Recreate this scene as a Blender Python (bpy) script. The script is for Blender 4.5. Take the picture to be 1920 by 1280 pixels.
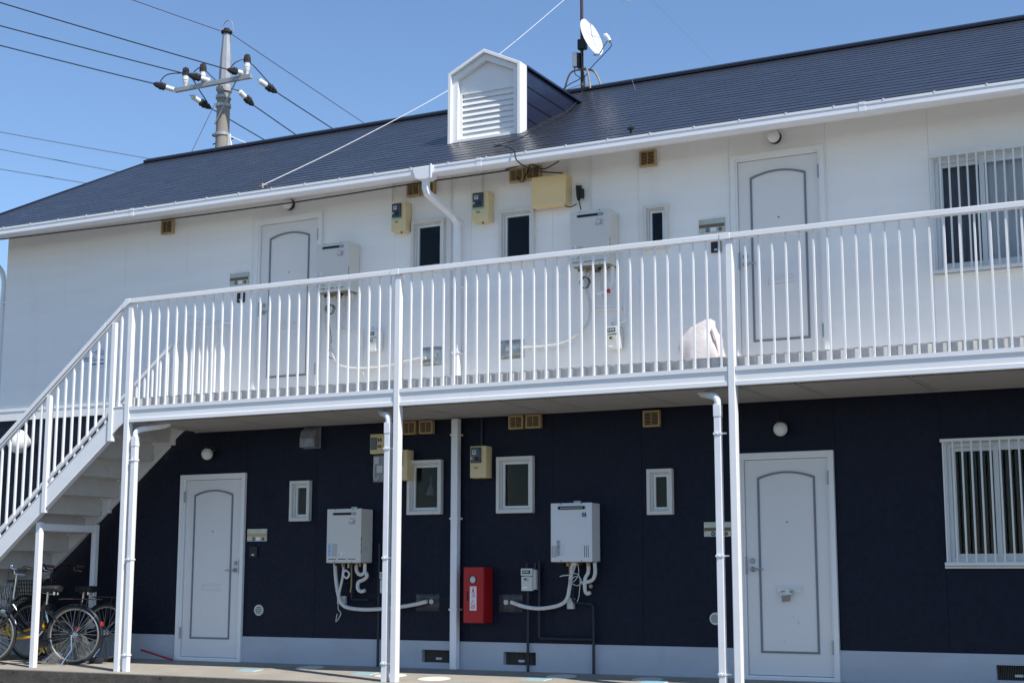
import bpy, bmesh, math, random
from mathutils import Vector, Matrix, noise

random.seed(7)
S = bpy.context.scene
COL = S.collection
for o in list(bpy.data.objects):
    bpy.data.objects.remove(o)

# ------------------------------------------------------------------ camera
PITCH, ROLL, YAW = 0.15739, 0.00147, 0.48217
fw = Vector((-math.sin(YAW)*math.cos(PITCH), math.cos(YAW)*math.cos(PITCH), math.sin(PITCH)))
rt = Vector((math.cos(YAW), math.sin(YAW), 0.0))
up = rt.cross(fw)
r2 = rt*math.cos(ROLL) + up*math.sin(ROLL)
u2 = -rt*math.sin(ROLL) + up*math.cos(ROLL)
cam = bpy.data.cameras.new('camera')
camo = bpy.data.objects.new('camera', cam)
COL.objects.link(camo)
M = Matrix.Identity(4)
for i in range(3):
    M[i][0] = r2[i]; M[i][1] = u2[i]; M[i][2] = -fw[i]
M.translation = Vector((5.960, -13.775, 0.9295))
camo.matrix_world = M
cam.sensor_width = 36.0
cam.lens = 2796.86/1920*36
cam.clip_start = 0.1
cam.clip_end = 2000
S.camera = camo

# ------------------------------------------------------------------ sky and sun
TO_SUN = Vector((2.6, -1.0, 3.64)).normalized()
SUN_EL = math.asin(TO_SUN.z)
SUN_AZ = math.atan2(TO_SUN.x, TO_SUN.y)
world = bpy.data.worlds.new('World')
S.world = world
world.use_nodes = True
wn = world.node_tree
sky = wn.nodes.new('ShaderNodeTexSky')
sky.sky_type = 'NISHITA'
sky.sun_disc = False
sky.sun_elevation = SUN_EL
sky.sun_rotation = SUN_AZ
sky.altitude = 0
sky.air_density = 1.0
sky.dust_density = 0.0
sky.ozone_density = 5.5
bg = wn.nodes['Background']
bg.inputs['Strength'].default_value = 0.12
wn.links.new(sky.outputs[0], bg.inputs['Color'])
sl = bpy.data.lights.new('sun', 'SUN')
sl.energy = 4.2
sl.angle = math.radians(0.53)
sl.color = (1.0, 0.955, 0.89)
so = bpy.data.objects.new('sun', sl)
COL.objects.link(so)
so.rotation_mode = 'QUATERNION'
so.rotation_quaternion = TO_SUN.to_track_quat('Z', 'Y')
so.location = (10, -20, 30)
S.view_settings.view_transform = 'Standard'
S.view_settings.look = 'None'
S.view_settings.gamma = 1.0
S.view_settings.exposure = 0.47
S.view_settings.use_curve_mapping = False
S.render.engine = 'CYCLES'
S.cycles.max_bounces = 8
S.cycles.diffuse_bounces = 5

# ------------------------------------------------------------------ materials
MATS = {}
def mat(name, col, rough=0.5, metal=0.0, var=0.0, vscale=(3, 3, 3), bump=0.0, bscale=(60, 60, 60), spec=0.5,
        dirt=None, dscale=(2, 2, 2), dlo=0.5, dhi=0.75, damt=0.6, coat=0.0, alpha=1.0, trans=0.0, ior=1.45, rvar=0.0, detail=6.0):
    m = bpy.data.materials.new(name)
    m.use_nodes = True
    nt = m.node_tree
    b = nt.nodes['Principled BSDF']
    b.inputs['Base Color'].default_value = (*col, 1)
    b.inputs['Roughness'].default_value = rough
    b.inputs['Metallic'].default_value = metal
    b.inputs['Specular IOR Level'].default_value = spec
    b.inputs['Coat Weight'].default_value = coat
    b.inputs['Alpha'].default_value = alpha
    b.inputs['Transmission Weight'].default_value = trans
    b.inputs['IOR'].default_value = ior
    geo = nt.nodes.new('ShaderNodeNewGeometry')
    def nz(scale, det=detail):
        mp = nt.nodes.new('ShaderNodeMapping')
        mp.inputs['Scale'].default_value = scale
        nt.links.new(geo.outputs['Position'], mp.inputs['Vector'])
        n = nt.nodes.new('ShaderNodeTexNoise')
        n.inputs['Scale'].default_value = 1.0
        n.inputs['Detail'].default_value = det
        n.inputs['Roughness'].default_value = 0.62
        nt.links.new(mp.outputs[0], n.inputs['Vector'])
        return n.outputs['Fac']
    cur = None
    if var > 0:
        f = nz(vscale)
        cr = nt.nodes.new('ShaderNodeValToRGB')
        cr.color_ramp.elements[0].position = 0.3
        cr.color_ramp.elements[1].position = 0.7
        cr.color_ramp.elements[0].color = (*[c*(1-var) for c in col], 1)
        cr.color_ramp.elements[1].color = (*[min(1, c*(1+var)) for c in col], 1)
        nt.links.new(f, cr.inputs[0])
        cur = cr.outputs[0]
    if dirt is not None:
        f = nz(dscale, 8.0)
        mr = nt.nodes.new('ShaderNodeMapRange')
        mr.inputs['From Min'].default_value = dlo
        mr.inputs['From Max'].default_value = dhi
        mr.inputs['To Max'].default_value = damt
        nt.links.new(f, mr.inputs[0])
        mx = nt.nodes.new('ShaderNodeMix')
        mx.data_type = 'RGBA'
        nt.links.new(mr.outputs[0], mx.inputs['Factor'])
        if cur: nt.links.new(cur, mx.inputs[6])
        else: mx.inputs[6].default_value = (*col, 1)
        mx.inputs[7].default_value = (*dirt, 1)
        cur = mx.outputs[2]
    if cur: nt.links.new(cur, b.inputs['Base Color'])
    if rvar > 0:
        f = nz((4, 4, 4))
        mr = nt.nodes.new('ShaderNodeMapRange')
        mr.inputs['From Min'].default_value = 0.3; mr.inputs['From Max'].default_value = 0.7
        mr.inputs['To Min'].default_value = max(0.02, rough-rvar); mr.inputs['To Max'].default_value = min(1, rough+rvar)
        nt.links.new(f, mr.inputs[0])
        nt.links.new(mr.outputs[0], b.inputs['Roughness'])
    if bump > 0:
        bn = nt.nodes.new('ShaderNodeBump')
        bn.inputs['Strength'].default_value = bump
        bn.inputs['Distance'].default_value = 0.01
        nt.links.new(nz(bscale, 4.0), bn.inputs['Height'])
        nt.links.new(bn.outputs[0], b.inputs['Normal'])
    MATS[name] = m
    return m

mat('white_siding', (0.86, 0.85, 0.83), 0.62, var=0.03, vscale=(0.8, 0.8, 6), bump=0.16, bscale=(7, 7, 190), dirt=(0.55, 0.53, 0.48), dscale=(3, 3, 0.5), dlo=0.56, dhi=0.85, damt=0.22)
mat('navy_siding', (0.0052, 0.0086, 0.0215), 0.42, var=0.42, vscale=(16, 16, 16), bump=0.6, bscale=(70, 70, 70), spec=0.22, rvar=0.1, dirt=(0.016, 0.020, 0.034), dscale=(7, 7, 1.2), dlo=0.6, dhi=0.8, damt=0.35)
mat('joint_dark', (0.60, 0.60, 0.58), 0.9)
mat('joint_navy', (0.004, 0.005, 0.010), 0.9)
mat('plinth', (0.42, 0.455, 0.51), 0.7, var=0.06, vscale=(2, 2, 5), bump=0.25, bscale=(90, 90, 90), dirt=(0.32, 0.34, 0.38), dscale=(4, 4, 1.5), dlo=0.58, dhi=0.8, damt=0.4)
mat('white_steel', (0.82, 0.82, 0.82), 0.38, var=0.03, vscale=(2, 2, 8), dirt=(0.55, 0.5, 0.42), dscale=(9, 9, 3), dlo=0.63, dhi=0.85, damt=0.35, bump=0.03, bscale=(90, 90, 30))
mat('tread_paint', (0.56, 0.555, 0.54), 0.55, var=0.06, vscale=(3, 3, 3), dirt=(0.34, 0.31, 0.26), dscale=(5, 5, 5), dlo=0.55, dhi=0.8, damt=0.4)
mat('sheet_plastic', (0.035, 0.036, 0.042), 0.16, var=0.4, vscale=(10, 10, 6), bump=0.3, bscale=(9, 9, 6), spec=0.45)
mat('grate_iron', (0.11, 0.10, 0.085), 0.7)
mat('heater_under', (0.22, 0.20, 0.17), 0.6, 0.2, var=0.3)
mat('white_trim', (0.80, 0.80, 0.79), 0.45, var=0.02, dirt=(0.55, 0.53, 0.48), dscale=(6, 6, 2), dlo=0.62, dhi=0.85, damt=0.3)
mat('gutter_white', (0.80, 0.81, 0.83), 0.35, var=0.03, vscale=(1, 4, 4), dirt=(0.5, 0.48, 0.44), dscale=(5, 14, 14), dlo=0.62, dhi=0.85, damt=0.3)
mat('door_white', (0.74, 0.73, 0.72), 0.42, var=0.015, vscale=(2, 2, 2), dirt=(0.5, 0.48, 0.46), dscale=(5, 5, 3), dlo=0.66, dhi=0.85, damt=0.3)
mat('door_trim', (0.20, 0.20, 0.225), 0.5, var=0.05)
mat('aluminium', (0.36, 0.37, 0.39), 0.36, 0.7, var=0.06)
mat('aluminium_white', (0.70, 0.72, 0.72), 0.4, 0.15, var=0.04)
mat('cream_frame', (0.66, 0.645, 0.60), 0.5, var=0.04, dirt=(0.35, 0.33, 0.29), dscale=(8, 8, 3), dlo=0.58, dhi=0.8, damt=0.4)
mat('roof_slate', (0.030, 0.032, 0.042), 0.30, var=0.2, vscale=(3.3, 6, 6), bump=0.10, bscale=(50, 50, 50), spec=0.6, rvar=0.06, dirt=(0.06, 0.06, 0.06), dscale=(9, 14, 14), dlo=0.66, dhi=0.8, damt=0.5)
mat('roof_metal', (0.016, 0.020, 0.042), 0.25, var=0.1, spec=0.6, rvar=0.07)
mat('ridge_metal', (0.012, 0.013, 0.020), 0.35, var=0.15)
mat('roof_under', (0.10, 0.09, 0.08), 0.9)
mat('soffit', (0.76, 0.74, 0.70), 0.75, var=0.03)
mat('deck_steel', (0.50, 0.49, 0.47), 0.6, 0.0, var=0.15, vscale=(9, 9, 3), dirt=(0.22, 0.21, 0.2), dscale=(11, 11, 3), dlo=0.52, dhi=0.78, damt=0.6)
mat('deck_top', (0.50, 0.48, 0.44), 0.8, var=0.12)
mat('ceiling_panel', (0.42, 0.405, 0.38), 0.75, var=0.04, bump=0.35, bscale=(160, 160, 160))
mat('concrete', (0.33, 0.30, 0.25), 0.88, var=0.14, vscale=(3, 3, 3), bump=0.35, bscale=(120, 120, 120), dirt=(0.22, 0.2, 0.17), dscale=(6, 6, 6), dlo=0.55, dhi=0.8, damt=0.55)
mat('asphalt', (0.115, 0.108, 0.10), 0.92, var=0.2, vscale=(2, 2, 2), bump=0.5, bscale=(80, 80, 80))
mat('glass', (0.86, 0.89, 0.89), 0.0, trans=1.0, ior=1.22)
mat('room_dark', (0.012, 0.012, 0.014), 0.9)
mat('curtain_grey', (0.75, 0.76, 0.79), 0.85, var=0.05)
mat('curtain_dark', (0.13, 0.135, 0.16), 0.85, var=0.08)
mat('screen_mesh', (0.055, 0.06, 0.07), 0.6, bump=0.3, bscale=(300, 300, 300))
mat('heater_beige', (0.64, 0.615, 0.56), 0.4, var=0.02, dirt=(0.4, 0.38, 0.33), dscale=(8, 8, 4), dlo=0.64, dhi=0.85, damt=0.3)
mat('heater_white', (0.66, 0.67, 0.68), 0.35, var=0.02)
mat('black', (0.012, 0.012, 0.013), 0.45)
mat('rubber', (0.02, 0.02, 0.02), 0.75, var=0.2)
mat('void', (0.004, 0.004, 0.004), 0.95)
mat('label_white', (0.78, 0.80, 0.82), 0.5)
mat('label_blue', (0.45, 0.58, 0.80), 0.5)
mat('label_grey', (0.46, 0.47, 0.45), 0.6, var=0.25, vscale=(60, 60, 110), detail=2)
mat('ink_blue', (0.03, 0.06, 0.17), 0.5)
mat('ink_pink', (0.62, 0.12, 0.20), 0.5)
mat('ink_black', (0.02, 0.02, 0.025), 0.5)
mat('scuff', (0.30, 0.29, 0.29), 0.7)
mat('ink_red', (0.55, 0.02, 0.03), 0.5)
mat('pipe_wrap', (0.62, 0.61, 0.58), 0.6, var=0.1, vscale=(25, 25, 25), bump=0.5, bscale=(40, 40, 40), dirt=(0.4, 0.37, 0.3), dscale=(12, 12, 12), dlo=0.58, dhi=0.8, damt=0.5)
mat('pipe_white', (0.74, 0.74, 0.73), 0.5, var=0.05)
mat('pipe_navy', (0.010, 0.014, 0.028), 0.4)
mat('brass', (0.35, 0.25, 0.15), 0.45, 0.6, var=0.2)
mat('meter_cream', (0.68, 0.56, 0.32), 0.5, var=0.05, vscale=(8, 8, 4), dirt=(0.35, 0.29, 0.17), dscale=(9, 9, 4), dlo=0.6, dhi=0.82, damt=0.4)
mat('cabinet_cream', (0.78, 0.60, 0.32), 0.5, var=0.04, dirt=(0.42, 0.33, 0.18), dscale=(7, 7, 3), dlo=0.6, dhi=0.82, damt=0.35)
mat('vent_cream', (0.43, 0.31, 0.16), 0.55, var=0.08, vscale=(14, 14, 14))
mat('meter_glass', (0.03, 0.035, 0.045), 0.12, var=0.3, vscale=(40, 40, 40), spec=0.7)
mat('meter_face', (0.50, 0.52, 0.53), 0.5)
mat('mint', (0.22, 0.52, 0.42), 0.5)
mat('gas_grey', (0.55, 0.56, 0.53), 0.45, var=0.04)
mat('clear_plastic_grey', (0.20, 0.21, 0.23), 0.2, var=0.25, vscale=(16, 16, 10))
mat('fire_red', (0.36, 0.008, 0.012), 0.35, var=0.06)
mat('steel_plate', (0.42, 0.40, 0.38), 0.18, 0.85, var=0.35, vscale=(9, 9, 5), rvar=0.1, bump=0.35, bscale=(7, 7, 5))
mat('nameplate', (0.48, 0.48, 0.42), 0.35, 0.35, var=0.12, vscale=(15, 15, 15))
mat('nameplate_brown', (0.16, 0.105, 0.06), 0.5)
mat('nameplate_tan', (0.50, 0.36, 0.16), 0.5)
mat('lamp_globe', (0.78, 0.77, 0.74), 0.3, var=0.02)
mat('grille_bar', (0.70, 0.70, 0.68), 0.45, 0.1, var=0.04)
mat('pole_concrete', (0.27, 0.245, 0.21), 0.85, var=0.1, vscale=(5, 5, 2), bump=0.3)
mat('galvanised', (0.40, 0.41, 0.42), 0.5, 0.45, var=0.12, vscale=(6, 6, 3), dirt=(0.3, 0.27, 0.23), dscale=(10, 10, 3), dlo=0.6, dhi=0.8, damt=0.5)
mat('porcelain', (0.74, 0.74, 0.72), 0.25)
mat('wire_black', (0.015, 0.016, 0.02), 0.5)
mat('wire_brown', (0.10, 0.045, 0.05), 0.5)
mat('wire_pale', (0.70, 0.70, 0.68), 0.5)
mat('wire_steel', (0.16, 0.22, 0.30), 0.4, 0.4)
mat('dish_white', (0.80, 0.80, 0.79), 0.4, var=0.03)
mat('mast_brown', (0.055, 0.035, 0.035), 0.5, var=0.2)
mat('rusty', (0.36, 0.27, 0.20), 0.7, 0.3, var=0.35, vscale=(20, 20, 20))
mat('chrome', (0.72, 0.73, 0.75), 0.15, 1.0)
mat('bike_black', (0.010, 0.013, 0.022), 0.22, coat=0.4)
mat('bike_yellow', (0.62, 0.36, 0.015), 0.35)
mat('spoke', (0.55, 0.55, 0.55), 0.3, 0.9)
mat('rim', (0.42, 0.40, 0.36), 0.35, 0.8)
mat('tyre_grey', (0.030, 0.029, 0.027), 0.8, var=0.2)
mat('grip_brown', (0.14, 0.045, 0.025), 0.6)
mat('reflector', (0.55, 0.03, 0.02), 0.2)
mat('vinyl', (0.03, 0.031, 0.034), 0.35, var=0.15)
mat('tub_grey', (0.45, 0.47, 0.50), 0.5, var=0.08)
mat('clear_film', (0.72, 0.70, 0.66), 0.08, alpha=0.10, var=0.1, spec=1.0, ior=1.6)
mat('bag_white', (0.66, 0.61, 0.60), 0.4, var=0.05, vscale=(9, 9, 9), bump=0.5, bscale=(22, 22, 22))
mat('bag_pink', (0.62, 0.44, 0.44), 0.45)
mat('paper', (0.84, 0.78, 0.74), 0.7, var=0.1, vscale=(30, 30, 30))
mat('paper_green', (0.25, 0.42, 0.20), 0.7)
mat('lid_concrete', (0.66, 0.64, 0.58), 0.8, var=0.1, vscale=(14, 14, 14), bump=0.3)
mat('lid_blue', (0.25, 0.44, 0.50), 0.6, var=0.15, vscale=(30, 30, 30), bump=0.4, bscale=(70, 70, 70))
mat('sign_white', (0.74, 0.78, 0.84), 0.4)
mat('red_pole', (0.42, 0.02, 0.02), 0.45)

# ------------------------------------------------------------------ mesh helper
class MB:
    def __init__(self): self.v = []; self.f = []
    def quad(self, *p):
        i = len(self.v); self.v += [tuple(q) for q in p]; self.f.append(tuple(range(i, i+len(p)))); return self
    def box(self, x0, x1, y0, y1, z0, z1):
        i = len(self.v)
        self.v += [(x0,y0,z0),(x1,y0,z0),(x1,y1,z0),(x0,y1,z0),(x0,y0,z1),(x1,y0,z1),(x1,y1,z1),(x0,y1,z1)]
        for q in ((0,3,2,1),(4,5,6,7),(0,1,5,4),(1,2,6,5),(2,3,7,6),(3,0,4,7)): self.f.append(tuple(i+k for k in q))
        return self
    def prism(self, poly, a0, a1, ax='y'):
        n = len(poly); i = len(self.v)
        def P(q, a):
            return {'y': (q[0], a, q[1]), 'x': (a, q[0], q[1]), 'z': (q[0], q[1], a)}[ax]
        self.v += [P(q, a0) for q in poly] + [P(q, a1) for q in poly]
        self.f.append(tuple(i+k for k in range(n))); self.f.append(tuple(i+n+k for k in reversed(range(n))))
        for k in range(n): self.f.append((i+k, i+(k+1) % n, i+n+(k+1) % n, i+n+k))
        return self
    def ring(self, outer, inner, y0, y1):
        # closed frame between two polygons of equal length, extruded along y
        n = len(outer); i = len(self.v)
        for y in (y0, y1):
            self.v += [(q[0], y, q[1]) for q in outer] + [(q[0], y, q[1]) for q in inner]
        for k in range(n):
            l = (k+1) % n
            self.f.append((i+k, i+l, i+n+l, i+n+k))
            self.f.append((i+2*n+k, i+3*n+k, i+3*n+l, i+2*n+l))
            self.f.append((i+k, i+2*n+k, i+2*n+l, i+l))
            self.f.append((i+n+k, i+n+l, i+3*n+l, i+3*n+k))
        return self
    def rframe(self, x0, x1, z0, z1, w, y0, y1):
        return self.ring([(x0,z0),(x1,z0),(x1,z1),(x0,z1)], [(x0+w,z0+w),(x1-w,z0+w),(x1-w,z1-w),(x0+w,z1-w)], y0, y1)
    def tube(self, pts, r, n=8, cap=True, closed=False):
        pts = [Vector(p) for p in pts]
        rs = r if isinstance(r, (list, tuple)) else [r]*len(pts)
        N = len(pts); i0 = len(self.v)
        prev = None; nrm = None
        for k, p in enumerate(pts):
            if closed: t = pts[(k+1) % N] - pts[k-1]
            elif k == 0: t = pts[1]-p
            elif k == N-1: t = p-pts[k-1]
            else: t = (pts[k+1]-p).normalized() + (p-pts[k-1]).normalized()
            t.normalize()
            if nrm is None:
                a = Vector((0,0,1)) if abs(t.z) < 0.9 else Vector((0,1,0))
                nrm = t.cross(a).normalized()
            else:
                nrm = (nrm - t*nrm.dot(t))
                if nrm.length < 1e-6: nrm = t.orthogonal()
                nrm.normalize()
            b = t.cross(nrm)
            for j in range(n):
                a = 2*math.pi*(j+0.5)/n
                self.v.append(tuple(p + (nrm*math.cos(a) + b*math.sin(a))*rs[k]))
        for k in range(N if closed else N-1):
            for j in range(n):
                a = i0+k*n+j; b_ = i0+k*n+(j+1) % n
                c = i0+((k+1) % N)*n+(j+1) % n; d = i0+((k+1) % N)*n+j
                self.f.append((a, b_, c, d))
        if cap and not closed:
            self.f.append(tuple(i0+j for j in reversed(range(n))))
            self.f.append(tuple(i0+(N-1)*n+j for j in range(n)))
        return self
    def lathe(self, c, axis, prof, n=20):
        # prof: list of (radius, height along axis)
        axis = Vector(axis).normalized(); c = Vector(c)
        a = axis.orthogonal().normalized(); b = axis.cross(a)
        i0 = len(self.v); N = len(prof)
        for r, h in prof:
            for j in range(n):
                t = 2*math.pi*j/n
                self.v.append(tuple(c + axis*h + (a*math.cos(t)+b*math.sin(t))*max(r, 1e-5)))
        for k in range(N-1):
            for j in range(n):
                self.f.append((i0+k*n+j, i0+k*n+(j+1) % n, i0+(k+1)*n+(j+1) % n, i0+(k+1)*n+j))
        self.f.append(tuple(i0+j for j in reversed(range(n))))
        self.f.append(tuple(i0+(N-1)*n+j for j in range(n)))
        return self
    def ball(self, c, r, sz=1.0, n=16):
        prof = [(r*math.sin(math.pi*k/10), -r*sz*math.cos(math.pi*k/10)) for k in range(11)]
        return self.lathe(c, (0,0,1), prof, n)
    def build(self, name, material, parent=None, bevel=0.0, smooth=False, loc=None):
        me = bpy.data.meshes.new(name)
        me.from_pydata(self.v, [], self.f)
        bm = bmesh.new(); bm.from_mesh(me)
        if bevel > 0 or smooth: bmesh.ops.remove_doubles(bm, verts=bm.verts, dist=1e-5)
        bmesh.ops.recalc_face_normals(bm, faces=bm.faces)
        if bevel > 0:
            es = [e for e in bm.edges if len(e.link_faces) == 2 and e.calc_face_angle(0) > 0.5]
            res = bmesh.ops.bevel(bm, geom=es, offset=bevel, segments=2, affect='EDGES', profile=0.6, clamp_overlap=True)
            if not smooth:
                for fc in res['faces']: fc.smooth = True
        bm.to_mesh(me); bm.free()
        if smooth:
            me.shade_smooth()
            me.set_sharp_from_angle(angle=math.radians(40))
        me.materials.append(MATS[material])
        return link(name, me, parent, loc)

def link(name, data, parent=None, loc=None):
    o = bpy.data.objects.new(name, data)
    COL.objects.link(o)
    if parent is not None: o.parent = parent
    if loc is not None: o.location = loc
    return o
def tag(o, label, cat, group=None):
    o['label'] = label; o['category'] = cat
    if group: o['group'] = group
    return o
def thing(name, label, cat, loc=(0,0,0), group=None, rz=0.0):
    o = link(name, None, None, loc)
    o.rotation_euler = (0, 0, rz)
    o.empty_display_size = 0.1
    return tag(o, label, cat, group)
def struct(o): o['kind'] = 'structure'; return o
def stuff(o): o['kind'] = 'stuff'; return o
def rect(x0, x1, z0, z1): return [(x0,z0),(x1,z0),(x1,z1),(x0,z1)]
def spl(pts, n=6):
    pts = [Vector(p) for p in pts]; out = []
    for i in range(len(pts)-1):
        p0 = pts[max(i-1, 0)]; p1 = pts[i]; p2 = pts[i+1]; p3 = pts[min(i+2, len(pts)-1)]
        for k in range(n):
            t = k/n
            out.append(0.5*((2*p1) + (p2-p0)*t + (2*p0-5*p1+4*p2-p3)*t*t + (3*p1-p0-3*p2+p3)*t**3))
    out.append(pts[-1]); return out
def xz(pl, y): return [(x, y, z) for x, z in pl]

_tc = {}
def text(name, body, material, parent, x, y, z, size, align='CENTER', sx=1.0, shear=0.0):
    # flat print on a face that looks towards -y
    key = (body, align)
    if key not in _tc:
        c = bpy.data.curves.new('txt', 'FONT'); c.body = body; c.align_x = align; c.align_y = 'CENTER'; c.resolution_u = 2
        t = bpy.data.objects.new('txt', c); COL.objects.link(t)
        bpy.context.view_layer.update()
        me = bpy.data.meshes.new_from_object(t.evaluated_get(bpy.context.evaluated_depsgraph_get()))
        _tc[key] = ([v.co.copy() for v in me.vertices], [tuple(p.vertices) for p in me.polygons])
        bpy.data.objects.remove(t); bpy.data.curves.remove(c); bpy.data.meshes.remove(me)
    vs, fs = _tc[key]
    b = MB(); b.v = [(x+(v.x*sx+v.y*shear)*size, y, z+v.y*size) for v in vs]; b.f = list(fs)
    return b.build(name, material, parent)

# ------------------------------------------------------------------ ground and apron
g = MB(); g.quad((-260,-260,-0.45),(260,-260,-0.45),(260,300,-0.45),(-260,300,-0.45))
struct(g.build('ground', 'asphalt'))
FS = 0.0576
def fz(y): return FS*y
ap = MB(); ap.prism([(0.2, 0.0),(0.0, 0.0),(-1.25, fz(-1.25)),(-1.25,-0.6),(0.2,-0.6)], -13.0, 10.0, 'x')
struct(ap.build('walkway_slab', 'concrete', bevel=0.012))

mat('concrete_stained', (0.105, 0.092, 0.075), 0.92, var=0.3, vscale=(5, 5, 9), bump=0.8, bscale=(60, 60, 60), dirt=(0.015, 0.015, 0.014), dscale=(16, 16, 30), dlo=0.60, dhi=0.68, damt=0.9)
struct(MB().box(-13.0, 10.0, -1.272, -1.2505, -0.6, fz(-1.25)-0.012).build('kerb', 'concrete_stained', bevel=0.008))
# ------------------------------------------------------------------ the building
WX0, WX1 = -8.65, 9.0
ZP, ZB0, ZB1, ZT = 0.284, 2.895, 3.04, 5.45
YR, ZR, ZE, YE, RM = 3.267, 7.224, 5.256, -0.6, 0.509
bld = thing('apartment_building', 'two storey apartment block, white siding above, navy below, dark slate roof', 'building')

doors = [(-5.62, 0.0, 'L', 'lower left'), (1.212, 0.0, 'R', ''), (-4.634, 2.955, 'R', ''), (1.212, 2.955, 'R', '')]
DW, DH = 0.945, 2.12
small = [(-2.496,-2.072,1.60,2.18),(-1.408,-0.982,1.596,2.18),(0.281,0.550,1.55,2.0),(-4.038,-3.768,1.556,2.006),
         (-2.483,-2.066,4.245,4.823),(-1.387,-0.970,4.24,4.818),(0.280,0.545,4.22,4.677)]
grille = [(3.165,4.93,1.053,2.167),(3.165,4.93,3.700,4.806)]
grates = [(-2.31,-1.945),(-1.337,-0.965),(3.536,3.91)]
openL = [(x+0.03, x+DW-0.03, -0.1, DH-0.03) for x, z, h, l in doors if z == 0]
openU = [(x+0.03, x+DW-0.03, 2.8, z+DH-0.03) for x, z, h, l in doors if z > 0]
for a in small + grille:
    (openL if a[2] < 2.8 else openU).append((a[0]+0.03, a[1]-0.03, a[2]+0.03, a[3]-0.03))

def sheet(x0, x1, z0, z1, holes, y, depth):
    xs = {x0, x1}; zs = {z0, z1}
    for a, b, c, d in holes:
        for q in (a, b):
            if x0 < q < x1: xs.add(q)
        for q in (c, d):
            if z0 < q < z1: zs.add(q)
    xs = sorted(xs); zs = sorted(zs)
    def solid(i, j):
        if i < 0 or j < 0 or i >= len(xs)-1 or j >= len(zs)-1: return False
        cx = (xs[i]+xs[i+1])/2; cz = (zs[j]+zs[j+1])/2
        return not any(a < cx < b and c < cz < d for a, b, c, d in holes)
    m = MB(); y1 = y+depth
    for i in range(len(xs)-1):
        for j in range(len(zs)-1):
            if not solid(i, j): continue
            a, b, c, d = xs[i], xs[i+1], zs[j], zs[j+1]
            m.quad((a,y,c),(b,y,c),(b,y,d),(a,y,d))
            if not solid(i-1, j): m.quad((a,y1,c),(a,y,c),(a,y,d),(a,y1,d))
            if not solid(i+1, j): m.quad((b,y,c),(b,y1,c),(b,y1,d),(b,y,d))
            if not solid(i, j-1): m.quad((a,y1,c),(b,y1,c),(b,y,c),(a,y,c))
            if not solid(i, j+1): m.quad((a,y,d),(b,y,d),(b,y1,d),(a,y1,d))
    return m
edges = [WX0] + [e for e in (0.21+0.9783*k for k in range(-9, 10)) if WX0+0.2 < e < WX1-0.2] + [WX1]
low = sheet(WX0+0.01, WX1-0.01, ZP, 2.9, openL, 0.012, 0.05).build('lower_wall', 'joint_navy', bld)
upw = sheet(WX0+0.01, WX1-0.01, ZB0, ZT-0.1, openU, 0.012, 0.05).build('upper_wall', 'joint_dark', bld)
for a, b in zip(edges[:-1], edges[1:]):
    sheet(a+0.0015, b-0.0015, ZP, ZB0, openL, 0.0, 0.014).build('siding_panel', 'navy_siding', low)
    sheet(a+0.001, b-0.001, ZB1, ZT, openU, 0.0, 0.014).build('siding_panel', 'white_siding', upw)
# string course between the storeys (interrupted at the upper doors)
bx = WX0-0.012
for x1 in [d[0]-0.002 for d in doors if d[1] > 0] + [WX1]:
    m = MB(); m.prism([(0.0,ZB0),(-0.022,ZB0),(-0.022,ZB1-0.035),(-0.03,ZB1-0.03),(-0.03,ZB1),(0.0,ZB1+0.008)], bx, x1, 'x')
    m.build('string_course', 'white_trim', bld)
    bx = x1+DW+0.004
# plinth with vent recesses
ph = [(a, b, 0.06, 0.19) for a, b in grates] + [(x+0.0, x+DW, -0.1, 0.3) for x, z, h, l in doors if z == 0]
pl = sheet(WX0+0.004, WX1-0.004, -0.05, ZP-0.0015, ph, -0.012, 0.10).build('plinth', 'plinth', bld)
for a, b in grates:
    gr = MB().box(a-0.01, b+0.01, 0.075, 0.085, 0.05, 0.2).build('vent_grate', 'void', pl)
    n = 26; bars = MB()
    for k in range(n):
        x = a+0.004+(b-a-0.008)*k/(n-1)
        bars.box(x-0.0025, x+0.0025, 0.045, 0.06, 0.06, 0.19)
    stuff(bars.build('grate_bars', 'grate_iron', pl))
    MB().box((a+b)/2-0.04, (a+b)/2+0.03, 0.04, 0.044, 0.088, 0.11).build('grate_slide', 'gas_grey', pl)
# gable ends and back
gp = [(0.03,-0.4),(6.53,-0.4),(6.53,5.5),(YR,ZR-0.08),(0.03,5.5)]
m = MB(); m.prism(gp, WX0, WX0+0.06, 'x'); m.build('gable_wall', 'white_siding', bld)
m = MB(); m.prism(gp, WX1-0.06, WX1, 'x'); m.build('gable_wall', 'white_siding', bld)
MB().box(WX0+0.06, WX1-0.06, 6.47, 6.53, -0.4, 5.5).build('rear_wall', 'white_siding', bld)

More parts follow.
